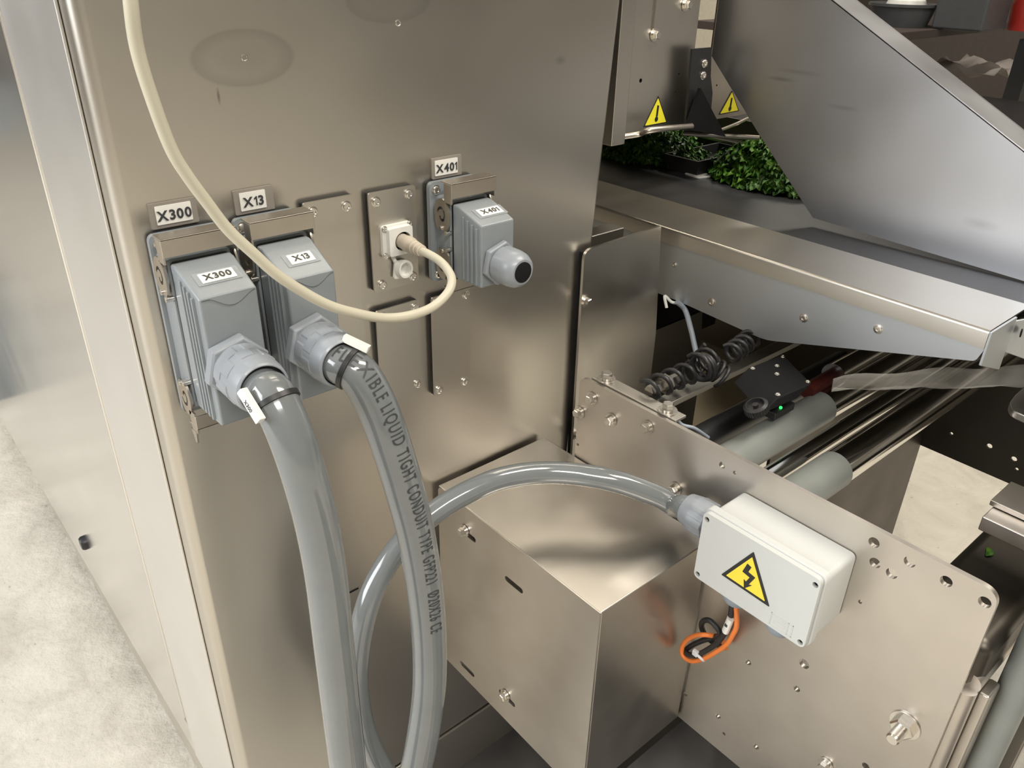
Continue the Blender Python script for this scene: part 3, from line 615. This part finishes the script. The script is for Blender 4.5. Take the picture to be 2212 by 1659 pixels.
MB().box(1.078, 1.11, -.62, .60, -.29, -.2480).build('far_rail', S_CONV, cv, bevel=.001)
# near-end bracket where the lip ends
e = thing('end_bracket', 'bent steel end bracket with a dark hole at the near end of the conveyor', 'bracket', (.70, -.33, -.29))
E1, E2, E3 = P(2140, 722, 1, -.3195), P(2190, 686, 1, -.3215), P(2135, 760, 1, -.3195)
m = MB(); zt = -.2525; xs = (.6405, .6820, .7195)
for (xa, ya), (xb, yb) in (((xs[0], -.3205), (xs[1], -.3225)), ((xs[1], -.3225), (xs[2], -.3420))):
    m.poly([(xa, ya, zt if xa > .65 else -.2515), (xb, yb, -.249), (xb, yb, -.2960), (xa, ya, -.2800), (xa, ya + .002, zt if xa > .65 else -.2515), (xb, yb + .002, -.249), (xb, yb + .002, -.2960), (xa, ya + .002, -.2800)], [(0, 1, 2, 3), (7, 6, 5, 4), (0, 4, 5, 1), (3, 2, 6, 7), (0, 3, 7, 4), (1, 5, 6, 2)])
m.build('folded_sheet', S_BLUE, e, bevel=.0004)
c = P(2204, 719, 1, -.3275); MB().lathe((c.x, c.y - .0003, c.z), (.4, -1, 0), [(.0035, 0), (.0035, .0006)], 20).build('hole', BLACKM, e)

# bracket plate beside the cabinet, square bar on it
bp = thing('corner_plate', 'dull steel plate with a rounded corner bolted at the right edge of the cabinet', 'machine plate', (.575, -.007, -.60))
MB().mesh_data(plate_mesh(rpoly([(.5165, -.60), (.5145, -.2465), (.6225, -.2435), (.634, -.3655), (.634, -.60)], [0, .010, .001, 0, 0]), [], .003), M_Y(-.0065)).build('plate', S_BOX, bp, bevel=.0006)
put(B_M5, 'bolt', bp, (.5200, -.0080, -.2985), NY, .4); put(B_M5, 'bolt', bp, (.5225, -.0080, -.4520), NY, .4)
MB().box(.5165, .5195, -.0045, .0, -.60, -.25).build('spacer', BLACKM, bp)
tag(MB().box(.520, .59, .012, .032, -.262, -.244).build('square_bar', S_BOX, bevel=.001), 'short square steel bar behind the top of the corner plate', 'bar')
tag(MB().mesh_data(plate_mesh(rpoly([(.57, -.88), (.57, -.3705), (.728, -.3675), (.742, -.46), (.742, -.88)], .002), [], .003), M_Y(.003)).build('bulkhead', S_INNER_SHADE), 'dark steel bulkhead standing just behind the corner plate', 'machine panel')

# ---------------------------------------------------------------- chute
ch = thing('chute_guard', 'big sloping stainless steel chute side above the conveyor belt', 'chute', (.79, -.1, -.25))
XH = .79
outl = [(.0830, .30), (.0830, -.1035), (.0050, -.1755), (-.0770, -.2490), (-.2900, -.2550), (-.62, -.2600), (-.62, -.335 + .02), (-.62, -.3250)]
outl = [(.0830, .30), (.0830, -.1035), (.0050, -.1755), (-.0770, -.2490), (-.2900, -.2550), (-.452, -.2550), (-.452, -.2475), (-.2560, -.1458), (-.0523, -.0401), (.20, .0908), (.20, .30)]
outl = [(.0810, .165), (.0810, -.1035), (.0050, -.1755), (-.0770, -.2490), (-.2900, -.2550), (-.4450, -.2555), (-.4450, -.2437), (-.2560, -.1458), (-.0523, -.0401)]
# upper edge continues beyond the frame to the top
d_ = Vector((.2037, .1057)); top = Vector((-.0523, -.0401)) + d_ * .64
outl.append((top.x, top.y)); outl[0] = (.0810, top.y - (top.x - .083) * 0 + .0001)
MB().mesh_data(plate_mesh(outl, [], .002), M_X(XH + .001)).build('side_panel', S_CHUTE, ch, bevel=.0003)
m = MB(); a0 = Vector((-.4450, -.2437)); a1 = Vector((top.x, top.y)); nrm2 = Vector((-d_.y, d_.x)).normalized()
vs = []
for (x, off) in ((XH, 0), (XH + .042, 0)):
    for q in (a0, a1):
        vs.append((x, q.x, q.y)); vs.append((x, q.x - nrm2.x * .002, q.y - nrm2.y * .002))
m.poly(vs, [(0, 2, 6, 4), (1, 5, 7, 3), (0, 4, 5, 1), (2, 3, 7, 6), (0, 1, 3, 2), (4, 6, 7, 5)]); m.build('top_flange', S_CHUTE, ch, bevel=.0006)
m = MB(); vs = []
for x in (XH + .0405, XH + .0425):
    for q in (a0, a1):
        vs.append((x, q.x, q.y)); vs.append((x, q.x + nrm2.x * -.012, q.y - nrm2.y * .012))
m.poly(vs, [(0, 2, 6, 4), (1, 5, 7, 3), (0, 4, 5, 1), (2, 3, 7, 6), (0, 1, 3, 2), (4, 6, 7, 5)]); m.build('return_lip', S_CHUTE, ch)

# ---------------------------------------------------------------- cutter housing behind the belt
def warn_tri(t, cx, zb, w_, h, y, sym):
    pts = [(cx - w_ / 2, zb), (cx + w_ / 2, zb + .0005), (cx, zb + h)]; cy_ = zb + h / 3
    s = MB().mesh_data(plate_mesh(rpoly(pts, .0012), [], .0004), M_Y(y)).build('warning_sticker', BLACK, t)
    MB().mesh_data(plate_mesh(rpoly([(cx + (a - cx) * .86, cy_ + (b - cy_) * .86) for a, b in pts], .0008), [], .0004), M_Y(y - .0004)).build('yellow_field', YELLOW2, s)
    m = MB().mesh_data(plate_mesh([(cx - .0012, zb + h * .30), (cx + .0016, zb + h * .30), (cx + .0022, zb + h * .66), (cx - .0005, zb + h * .68)], [], .0004), M_Y(y - .0008))
    m.mesh_data(plate_mesh(circ(cx, zb + h * .21, .0026, 16), [], .0004), M_Y(y - .0008)); m.build('exclamation_mark', BLACK, s)
ct = thing('cutter_housing', 'drilled steel housing with a yellow warning triangle between cabinet and chute', 'machine housing', (.70, .1, -.18))
YH = .08
hol = [P(1384, 174, 1, YH), P(1467, 160, 1, YH), P(1460, 199, 1, YH), P(1455, 252, 1, YH), P(1337, 215, 1, YH)]
MB().mesh_data(plate_mesh([(.615, -.172), (.757, -.172), (.757, .165), (.615, .165)], [circ(h.x, h.z, .0022 if i in (0, 4) else .0013, 12) for i, h in enumerate(hol)], .002), M_Y(YH + .001)).build('face_plate', S_CAB, ct)
MB().box(.615, .757, .088, .45, -.168, .165).build('rear_body', S_INNER_SHADE, ct)
MB().box(.612, .632, .058, .082, -.176, .165).build('corner_post', S_CAB, ct, bevel=.001)
m = MB(); pr = []
for k in range(7):
    a_ = k / 6 * math.pi / 2; pr.append((YH + .012 - .012 * math.cos(a_), -.170 - .010 * math.sin(a_)))
pr += [(YH + .012, -.178)] + [(YH + .012 - .010 * math.cos(k / 6 * math.pi / 2), -.170 - .008 * math.sin(k / 6 * math.pi / 2)) for k in range(6, -1, -1)]
m.prism(pr, 0, .615, .757); m.build('rolled_edge', S_CAB, ct, smooth=60)
for q in ((1412, 75), (1480, 10)): c = P(*q, 1, YH); put(B_M5, 'bolt', ct, (c.x, YH - .0005, c.z), NY)
c = P(1415, 0, 1, YH); MB().box(c.x - .001, c.x + .001, YH - .0012, YH, c.z - .035, .16).build('seam_strip', S_DARK, ct)
warn_tri(ct, .7035, -.1685, .040, .031, YH - .0003, '!')
MB().tube(spline([P(1335, 297, 1, .070), P(1380, 290, 1, .062), P(1400, 282, 1, .05), P(1440, 277, 1, .045), P(1495, 272, 1, .045)], 6), .0030, 10, flat=.8).build('hook_strip', S_DARK, ct)
c2_ = thing('far_housing', 'steel housing plate with a half hidden yellow warning triangle behind the chute edge', 'machine housing', (.84, .09, -.18))
MB().mesh_data(plate_mesh([(.792, -.1745), (.93, -.1745), (.93, .165), (.792, .165)], [circ(P(1553, 185, 1, YH).x, P(1553, 185, 1, YH).z, .0012, 10)], .002), M_Y(YH + .004)).build('face_plate', S_PLATE, c2_)
MB().box(.792, .93, .087, .45, -.170, -.115).build('rear_body', S_INNER_SHADE, c2_)
warn_tri(c2_, .8405, -.1700, .040, .026, YH + .0027, '!')
MB().tube(spline([P(1555, 282, 1, .075), P(1590, 268, 1, .075), P(1615, 256, 1, .075)], 5), .002, 8).build('wire_edge', S_BOLT, c2_)
df = thing('deflector_bracket', 'black metal bracket with a triangular gusset and two screws between the warning triangles', 'bracket', (.77, .06, -.19))
b1, b2 = P(1493, 105, 1, .066), P(1537, 103, 1, .066); b3, b4 = P(1519, 262, 1, .066), P(1480, 268, 1, .066)
pts = [P(1494, 105, 1, .066), P(1535, 102, 1, .066), P(1533, 165, 1, .066), P(1537, 200, 1, .066), P(1530, 285, 1, .066), P(1478, 282, 1, .066)]
MB().mesh_data(plate_mesh([(p_.x, p_.z) for p_ in pts], [], .003), M_Y(.066)).build('arm', BLACK, df, bevel=.0005)
pts = [P(1511, 190, 1, .058), P(1565, 295, 1, .058), P(1480, 278, 1, .058)]
MB().mesh_data(plate_mesh([(p_.x, p_.z) for p_ in pts], [], .004), M_Y(.058)).build('gusset', BLACKM, df, bevel=.0005)
for q in ((1522, 137), (1519, 163)): c = P(*q, 1, .064); put(SC_M, 'screw', df, (c.x, .0644, c.z), NY)
bn = thing('guide_rail', 'bent steel guide strip lying across the belt below the black bracket', 'guide rail', (.95, .2, -.25))
MB().tube([P(1475, 288, 2, -.200), P(1640, 298, 2, -.200)], .003, 8).build('rod', S_DARK, bn)
MB().prism([(-.20, -.208), (.35, -.208), (.35, -.256), (-.20, -.256)], 0, 1.0, 1.003).build('web', S_INNER_SHADE, bn)
MB().prism([(-.05, -.235), (.30, -.235), (.30, -.238), (-.05, -.238)], 0, .978, 1.0).build('foot', S_DARK, bn)

# ---------------------------------------------------------------- leafy greens on the belt
def greens(cx, cy_, rx, ry, h, n, label):
    m = MB(); z0 = -.2565
    for k in range(n):
        a_ = R_.random() * 6.283; rr = math.sqrt(R_.random()); hh = (1 - rr * rr) * h
        b0 = Vector((cx + rx * rr * math.cos(a_), cy_ + ry * rr * math.sin(a_), z0 + .004 + hh * (.35 + .65 * R_.random())))
        d0 = Vector((math.cos(a_) * .9, math.sin(a_) * .9, R_.uniform(-.3, .9))).normalized(); s0 = d0.cross(Vector((R_.uniform(-.4, .4), R_.uniform(-.4, .4), 1))).normalized(); up = s0.cross(d0)
        L = R_.uniform(.007, .017); W = L * .33; seg = 6; rows = []
        for i in range(seg + 1):
            u = i / seg; wd = W * math.sin(math.pi * min(1, .08 + u * .9)) ** .7; fr_ = .0022 * math.sin(i * 2.6 + k); row = []
            for j in (-1, -.5, 0, .5, 1):
                jag = 1 + (.35 if i % 2 else -.15) * (abs(j) == 1)
                row.append(b0 + d0 * (L * u) + s0 * (wd * j * jag) + up * (abs(j) * .003 * math.sin(i * 1.9 + j * 2 + k) + fr_ - .004 * u * u))
            rows.append(row)
        vs = [v for r in rows for v in r]; vs = [Vector((v.x, v.y, max(v.z, z0 + .0006))) for v in vs]
        m.poly(vs, [(i * 5 + j, i * 5 + j + 1, i * 5 + j + 6, i * 5 + j + 5) for i in range(seg) for j in range(4)])
    o = m.build('lettuce', LEAF, smooth=60, recalc=False)
    return tag(o, label, 'leafy greens', 'frilly green lettuce on the belt')
greens(.915, .050, .055, .090, .046, 1500, 'bigger bright bunch of frilly green lettuce next to the chute edge')
greens(.90, .245, .060, .075, .034, 1000, 'darker bunch of frilly green lettuce close to the cabinet edge')
t = thing('packing_tray', 'black shallow tray between the two lettuce bunches on the belt', 'tray', (.91, .15, -.2565))
MB().box(.855, .974, .128, .185, -.2563, -.2520).build('base', BLACK, t); 
for q in ((.855, .858, .128, .185), (.971, .974, .128, .185), (.858, .971, .128, .131), (.858, .971, .182, .185)): MB().box(*q, -.252, -.238).build('wall', BLACK, t)
tag(MB().prism(rpoly([(.846, .118), (.905, .105), (.915, .135), (.85, .145)], .004), 2, -.2563, -.2555 + .0004).build('film_scrap', WHITE), 'crumpled white film scrap lying by the greens', 'film')

# ---------------------------------------------------------------- rollers below
def roller(px, py, z, r, x1, mat, label, collar=None, name='roller'):
    c = P(px, py, 2, z); c0 = Vector((.4825, c.y, z))
    t = thing(name, label, 'roller', c0)
    MB().lathe(c0, (1, 0, 0), [(r, 0), (r, x1 - .4825)], 40).build('tube', mat, t, smooth=50)
    if collar: lab(MB().lathe((.4832, c.y, z), (1, 0, 0), [(r + .0012, 0), (r + .0012, collar), (r + .0004, collar + .001)], 40).build('sleeve', RUBR, t, smooth=50), 'matt grey rubber sleeve')
    MB().cyl((.470 if False else .4822, c.y, z), (x1 + .02, c.y, z), r * .4, 16).build('axle', S_BOLT, t)
    return t
roller(1634, 962, -.390, .0150, 1.145, S_CHROME, 'grey sleeved steel roller nearest the sensor, first of the parallel rollers', .19)
roller(1700, 1004, -.392, .0085, 1.145, S_CHROME, 'thin bright chrome rod between the two grey sleeved rollers')
roller(1769, 1037, -.392, .0155, 1.145, S_CHROME, 'grey sleeved steel roller furthest to the right behind the perforated plate', .105)
roller(1592, 907, -.400, .0135, .80, BLACK, 'black round bar running below the black sensor')
roller(1850, 770, -.330, .013, 1.145, S_CHROME, 'shiny upper roller glinting just under the conveyor side') if False else None
t = thing('upper_roller', 'shiny chrome roller glinting just under the conveyor side', 'roller', (.78, -.13, -.375))
a_ = P(1800, 812, 2, -.375); MB().lathe((a_.x, a_.y, -.375), (1, 0, 0), [(.013, 0), (.013, 1.14 - a_.x)], 36).build('tube', S_CHROME, t, smooth=50)
MB().cyl((a_.x - .02, a_.y, -.375), (1.16, a_.y, -.375), .005, 14).build('axle', S_BOLT, t)

# far plate, post, cross rail
fp = thing('far_side_plate', 'dark drilled steel plate at the far ends of the rollers', 'machine plate', (1.15, -.25, -.66))
fh = [P(2137, 964, 0, 1.15), P(2190, 992, 0, 1.15), P(2196, 1014, 0, 1.15), P(2055, 937, 0, 1.15)]
MB().mesh_data(plate_mesh(rpoly([(.30, -.657), (.30, -.31), (-.56, -.31), (-.56, -.657)], [0, 0, .01, .01]), [circ(h.y, h.z, .004 if i < 2 else .0025, 14) for i, h in enumerate(fh)], .004), M_X(1.152)).build('plate', S_INNER_SHADE, fp, bevel=.0005)
MB().box(1.138, 1.150, -.135, -.120, -.62, -.32).build('stiffener', S_INNER_SHADE, fp, bevel=.001)
tag(MB().box(.70, 1.149, -.1335, -.1300, -.88, -.455).build('bulkhead', S_INNER_SHADE), 'dark upright bulkhead under the rollers beside the bright floor patch', 'machine panel')
MB().box(.66, .83, .050, .052, -.43, -.262).build('dark_gap_sheet', BLACKM, cv)  # black sheet added to keep the gap under the belt dark
tag(MB().box(.745, 1.146, .008, .32, -.640, -.636).build('drip_tray', steel('tray_steel', (.26, .22, .15), (.32, .275, .19), .4, .5)), 'dull tan drip tray low under the conveyor behind the coiled cable', 'tray')
tag(MB().box(.485, .69, -.200, -.196, -.88, -.50).build('leg_panel', S_DARK), 'dark steel panel hidden low behind the perforated plate', 'machine panel') if False else None

rl = thing('cross_rail', 'light grey aluminium rail carrying the coiled black cable', 'rail', (.7, -.12, -.37))
ya = P(1420, 870, 2, -.362); yb = P(1640, 760, 2, -.362)
MB().box(.497, .95, ya.y - .010, ya.y + .004, -.366, -.360).build('rail', S_CONV, rl, bevel=.0006)
cpl = P(1385, 838, 2, -.338)
MB().lathe((.500, cpl.y, -.345), (1, 0, 0), [(.005, 0), (.005, .018), (.0085, .018), (.0085, .026), (.005, .026), (.005, .040)], 6).build('hex_fitting', S_BOLT, rl)
# coiled cable along rail
def coil(p0, p1, r, turns, thick, label, name='coiled_cable', squash=1.0, wob=0):
    p0, p1 = Vector(p0), Vector(p1); d = (p1 - p0); L = d.length; d.normalize(); a = d.orthogonal().normalized(); b = d.cross(a); N = turns * 14
    pts = [p0 + d * (L * k / N) + (a * math.cos(k / 14 * 6.283) + b * math.sin(k / 14 * 6.283) * squash) * (r * (1 + wob * math.sin(k * .37))) for k in range(N + 1)]
    return tag(MB().tube(pts, thick, 8).build(name, BLACK, smooth=60), label, 'cable')
pa, pb = P(1395, 845, 2, -.345), P(1500, 800, 2, -.345)
coil(pa, pb, .010, 4, .0021, 'loosely coiled black cable lying on the rail, its widely spaced end')
pa, pb = P(1500, 795, 2, -.335), P(1540, 775, 2, -.335); coil(pa, pb, .012, 4, .0020, 'tight knot of black coiled cable in the middle of the rail', wob=.3)
pa, pb = P(1530, 790, 2, -.34), P(1560, 815, 2, -.35); coil(pa, pb, .010, 3, .0019, 'small loop of black cable hanging in front of the sensor', wob=.2)
pa, pb = P(1575, 765, 2, -.335), P(1630, 725, 2, -.335); coil(pa, pb, .009, 4, .0022, 'coiled black cable turning up under the conveyor side', wob=.05)
wire([P(1462, 652, 1, -.03), P(1480, 670, 1, -.035), P(1492, 710, 1, -.05), P(1500, 745, 1, -.06), P(1508, 780, 1, -.07)], .0028, GLAND_D, 'thick grey cable dropping from the conveyor corner to the rail', 'grey_cable', 'cable')
wire([P(1455, 905, 0, .492), P(1450, 880, 0, .50), P(1470, 915, 0, .51), P(1500, 925, 0, .52), P(1530, 945, 0, .54)], .0016, GLAND_D, 'thin grey cable curling behind the second top bolt', 'grey_cable', 'cable')
wire([P(1462, 655, 1, -.025), P(1450, 652, 1, -.02), P(1436, 640, 1, -.015), P(1440, 665, 1, -.02)], .0016, WHITE, 'short white wire end by the conveyor corner', 'white_wire', 'wire')

# sensor
sn = thing('sensor_unit', 'black square sensor unit with a ribbed knob and a green light above the rollers', 'sensor', P(1670, 840, 2, -.36))
zs_ = -.338
q = [P(1617, 794, 2, -.338), P(1691, 765, 2, -.338), P(1754, 828, 2, -.338), P(1680, 860, 2, -.338)]
tv = Vector((-.0215, 0, -.0085))
o = MB().poly(q + [v + tv for v in q], [(0, 1, 2, 3), (7, 6, 5, 4), (0, 4, 5, 1), (1, 5, 6, 2), (2, 6, 7, 3), (3, 7, 4, 0)]).build('housing', BLACKM, sn, bevel=.0012)
nS = (q[3] - q[0]).cross(q[1] - q[0]).normalized(); nS = nS if nS.z > 0 else -nS
for u, v in ((.06, .07), (.94, .07), (.06, .93), (.94, .93), (.45, .45), (.62, .25)):
    put(SC_T, 'screw', sn, q[0].lerp(q[1], u).lerp(q[3].lerp(q[2], u), v) + nS * .0001, NZ)
kd = (q[3] - q[0]).cross(tv).normalized(); kd = kd if kd.x < 0 else -kd
kp = q[0].lerp(q[3], .84) + tv * .95 + Vector((0, 0, -.002))
MB().lathe(kp, kd, [(lambda k: .0110 * (1 if k % 2 else .94), 0), (lambda k: .0110 * (1 if k % 2 else .94), .006), (.0082, .0075), (.0076, .0075), (.007, .004), (.0025, .004), (.0025, .007)], 60).build('knob', BLACK, sn, smooth=30)
lp = P(1686, 881, 2, -.362); MB().lathe(lp, (-.3, -.4, .8), [(.0014, 0), (.0014, .001)], 12, ).build('indicator_light', GREEN, sn)
MB().box(lp.x - .012, lp.x + .020, lp.y - .003, lp.y + .010, lp.z - .008, lp.z - .0005).build('foot', BLACK, sn, bevel=.001)
tag(MB().tube([P(1742, 845, 2, -.372), P(1830, 793, 2, -.372)], .0075, 16).build('clamp_bar', MAROON), 'dark red clamp bar right of the sensor', 'clamp')

# plastic film
def film():
    m, nt, b = newmat('clear_film'); b.inputs['Base Color'].default_value = (.9, .88, .82, 1); b.inputs['Roughness'].default_value = .12
    b.inputs['Alpha'].default_value = .16; b.inputs['Specular IOR Level'].default_value = .9; return m
m = MB(); rows = []
for i in range(25):
    u = i / 24; px = 1800 + u * 560
    a = P(px, 812 - 26 * u ** .6 + (0 if u > .4 else 6 * (1 - u / .4)), 2, -.325 + .035 * (1 - u)); b = P(px, 838 - 4 * u, 2, -.345 + .03 * (1 - u)); row = []
    for j in range(7): 
        v = j / 6; p = a.lerp(b, v); row.append(p + Vector((0, 0, .0016 * math.sin(i * .8 + j * 1.5) - .006 * math.sin(math.pi * v))))
    rows.append(row)
vs = [v for r in rows for v in r]; m.poly(vs, [(i * 7 + j, i * 7 + j + 1, i * 7 + j + 8, i * 7 + j + 7) for i in range(24) for j in range(6)])
o = m.build('plastic_film', film(), smooth=60); tag(o, 'band of clear plastic film stretched over the rollers under the conveyor end', 'film')
sm = o.modifiers.new('thickness', 'SOLIDIFY'); sm.thickness = .0002

q = [P(*a, 2, -.335) for a in ((2300, 760), (2194, 851), (2180, 870), (2188, 886), (2212, 897), (2320, 950))]
o = MB().prism(rpoly([(v.x, v.y) for v in q], [0, .004, .006, .006, .004, 0]), 2, -.342, -.335).build('guard_plate', S_CONV, bevel=.001); tag(o, 'thick steel plate with a rounded corner poking in at the right edge', 'plate')
# ---------------------------------------------------------------- bottom right frame
def xbeam(name, px, py, z, wy, h, x0, x1, mat, label, bev=.002):
    c = P(px, py, 2, z); return tag(MB().box(x0, x1, c.y - wy, c.y, z - h, z).build(name, mat, bevel=bev), label, 'machine frame')
c = P(2040, 1215, 2, -.395)
xbeam('frame_beam', 2040, 1215, -.400, .060, .045, .490, 1.14, S_INNER_SHADE, 'dark rounded steel beam crossing behind the lower right end of the perforated plate', .010)
tg = thing('flat_bar', 'flat steel bar with a dark slot resting on the beam at the right edge', 'bar', P(2160, 1150, 2, -.37))
f0 = [P(2112, 1120, 2, -.372), P(2130, 1108, 2, -.372)]
MB().box(.558, .598, -.52, -.3760, -.364, -.352).build('lower_bar', S_PLATE, tg, bevel=.001)
MB().box(.575, .612, -.52, -.3735, -.3515, -.347).build('upper_bar', S_DARK, tg, bevel=.0005)
def vtube(px, py, x, r, label, mat=S_PLATE, z0=FZ, tilt=0):
    p = P(px, py, 0, x); a = Vector((x, p.y, -.44)); b = Vector((x, p.y, z0 + .001)); return tag(MB().cyl(a, b, r, 28).build('frame_leg', mat, smooth=50), label, 'machine frame')
tag(MB().cyl((.4905, -.4185, -.44), (.4905, -.4185, FZ + .001), .0075, 24).build('edge_tube', S_PLATE, smooth=50), 'slim steel tube running down the right hand edge of the perforated plate', 'machine frame')
tag(MB().cyl((.492, -.4185, -.436), (1.12, -.4185, -.436), .0078, 24).build('cross_tube', S_PLATE, smooth=50), 'slim steel tube joining the edge tube and running away under the dark beam', 'machine frame')
tag(MB().box(.500, .520, -.432, -.424, FZ + .001, -.446).build('support_post', S_PLATE, bevel=.002), 'narrow flat steel post just right of the perforated plate', 'machine frame')
tag(MB().cyl((.530, -.4390, -.385), (.530, -.4390, FZ + .001), .0110, 32).build('support_post', RUBR, smooth=50), 'round grey post at the bottom right corner', 'machine frame')
tag(MB().box(.60, .612, -.452, -.440, FZ + .001, -.380).build('support_post', S_DARK, bevel=.002), 'thin dark post right of the round grey one', 'machine frame')
def scrap(px, py, z, L, w_, ang, label):
    c = P(px, py, 2, z); m = MB(); n = 6; vs = []
    for i in range(n + 1):
        u = i / n * 2 - 1; wd = w_ * (1 - u * u) ** .5 + .0002; d = Vector((math.cos(ang), math.sin(ang), 0)); s_ = Vector((-d.y, d.x, 0))
        vs += [c + d * L * u + s_ * (wd + .002 * u * u) + Vector((0, 0, .0006)), c + d * L * u + s_ * (-wd + .002 * u * u) + Vector((0, 0, .0012))]
    m.poly(vs, [(2 * i, 2 * i + 1, 2 * i + 3, 2 * i + 2) for i in range(n)]); o = m.build('leaf_scrap', LEAF); sm = o.modifiers.new('t', 'SOLIDIFY'); sm.thickness = .0004
    return tag(o, label, 'leaf')
scrap(2138, 1196, -.4000, .006, .0025, .3, 'small round yellow green leaf scrap on the dark beam')
scrap(2154, 1352, -.4300, .010, .0012, .9, 'thin curved green leaf blade beside the right end of the plate') if False else None
# low cross member below the cover box
tag(MB().box(.20 + .18, .70, -.185, -.135, -.735, -.700).build('cross_beam', S_INNER_SHADE, bevel=.002), 'low dark steel crossbeam visible under the cover box', 'machine frame')

# ---------------------------------------------------------------- background, top right
def B(px, py, d): r = ray(px, py).normalized(); return CAM + r * d
tb = thing('work_table', 'dark brown work table with sheets lying on it in the background', 'table', (3.2, .9, FZ))
zt_ = -.02 - .35
cT = B(2120, 100, 3.1)
zt_ = cT.z
fy_ = P(2120, 88, 2, zt_).y; MB().box(cT.x - .35, cT.x + .9, fy_, cT.y + .8, zt_ - .03, zt_).build('table_top', plain('dark_brown_board', (.06, .045, .04), .5), tb, bevel=.004)
for dx in (-.28, .82):
    for dy in (fy_ - cT.y + .06, .72): MB().box(cT.x + dx - .03, cT.x + dx + .03, cT.y + dy - .03, cT.y + dy + .03, FZ, zt_ - .03).build('leg', BLACK, tb)
tb.location = (cT.x, cT.y, FZ)
for ch_ in tb.children: 
    for v in ch_.data.vertices: v.co -= Vector((cT.x, cT.y, FZ)) - ORI[tb]
DG = plain('dark_grey_bin', (.075, .08, .085), .4)
def on_t(px, py): return P(px, py, 2, zt_)
c = on_t(2098, 66)
bn_ = thing('grey_bin', 'dark grey bin standing on the background table', 'bin', (c.x, c.y, zt_))
MB().box(c.x - .06, c.x + .16, c.y - .06, c.y + .13, zt_ + .0, zt_ + .30).build('body', DG, bn_, bevel=.01)
c = on_t(1985, 58)
pt = thing('round_tub', 'round dark tub with pale food on the background table', 'tub', (c.x, c.y, zt_))
MB().lathe((c.x, c.y + .08, zt_), (0, 0, 1), [(.10, 0), (.12, .07), (.13, .07), (.13, .08), (.115, .08), (.10, .06)], 36).build('tub', DG, pt)
MB().lathe((c.x + .02, c.y + .08, zt_ + .06), (0, 0, 1), [(.08, 0), (.07, .03), (.03, .05)], 14).build('contents', WHITE, pt)
c = on_t(2207, 66); rb = MB(); rb.lathe((c.x, c.y, zt_), (0, 0, 1), [(.05, 0), (.06, .09), (.05, .12), (.02, .125)], 20); tag(rb.build('red_container', RED), 'red container beside the bin at the top right corner', 'container')
m = MB(); zc_ = zt_ - .22; c = P(2110, 160, 2, zc_)
n = 9; vs = []
for i in range(n):
    for j in range(n):
        u, v = i / (n - 1) - .5, j / (n - 1) - .5; vs.append((c.x + u * .45 + v * .1, c.y + v * .35, zc_ + .03 * math.sin(i * 1.3) * math.cos(j * 1.1) + .03))
m.poly(vs, [(i * n + j, i * n + j + 1, (i + 1) * n + j + 1, (i + 1) * n + j) for i in range(n - 1) for j in range(n - 1)])
o = m.build('folded_cloth', plain('pale_grey_cloth', (.30, .27, .25), .8), smooth=60); tag(o, 'crumpled pale plastic sheet on the shelf below the background table', 'sheet'); sm = o.modifiers.new('t', 'SOLIDIFY'); sm.thickness = .004
MB().box(cT.x - .33, cT.x + .88, fy_ + .02, cT.y + .78, zc_ - .02, zc_).build('shelf', BLACK, tb)
for v in tb.children[-1].data.vertices: v.co -= Vector((cT.x, cT.y, FZ)) - ORI[tb]

# unseen solids added behind and beside the camera to shape the steel's reflections
t = thing('reflection_tower', 'dark grey block added behind the viewer to give the steel a dark reflection', 'reflection block', (2.3, -2.7, FZ))
MB().box(1.9, 2.35, -3.0, -2.4, FZ + .1, 1.2).build('housing', WALLG if False else DG, t, bevel=.02)
for dx in (1.95, 2.25):
    for dy in (-2.95, -2.5): MB().box(dx, dx + .06, dy, dy + .06, FZ, FZ + .1).build('foot', BLACK, t)
t = thing('reflection_crate', 'blue grey crate added out of view to show as a reflection in the side door', 'crate', (.06, 1.65, FZ))
BG = plain('blue_grey_plastic', (.16, .19, .22), .5)
MB().box(.02, .112, 1.38, 1.9, FZ, FZ + .03).build('base', BG, t)
for q in ((.02, .03, 1.38, 1.9), (.102, .112, 1.38, 1.9), (.03, .102, 1.38, 1.39), (.03, .102, 1.89, 1.9)): MB().box(*q, FZ + .03, FZ + .26).build('wall', BG, t)
t = thing('reflection_cupboard', 'slate blue cupboard added out of view to show as a reflection in the side door', 'cupboard', (-.35, 4.7, FZ))
MB().box(-.60, -.05, 4.4, 5.0, FZ + .25, 1.2).build('body', plain('slate_blue', (.13, .155, .20), .4), t, bevel=.01)
MB().box(-.58, -.07, 4.42, 4.98, FZ, FZ + .25).build('plinth', plain('pale_blue', (.40, .48, .56), .5), t)

for o in list(sc.objects):
    if o.parent is None and o.type in ('MESH', 'EMPTY'): o.location.z += UP
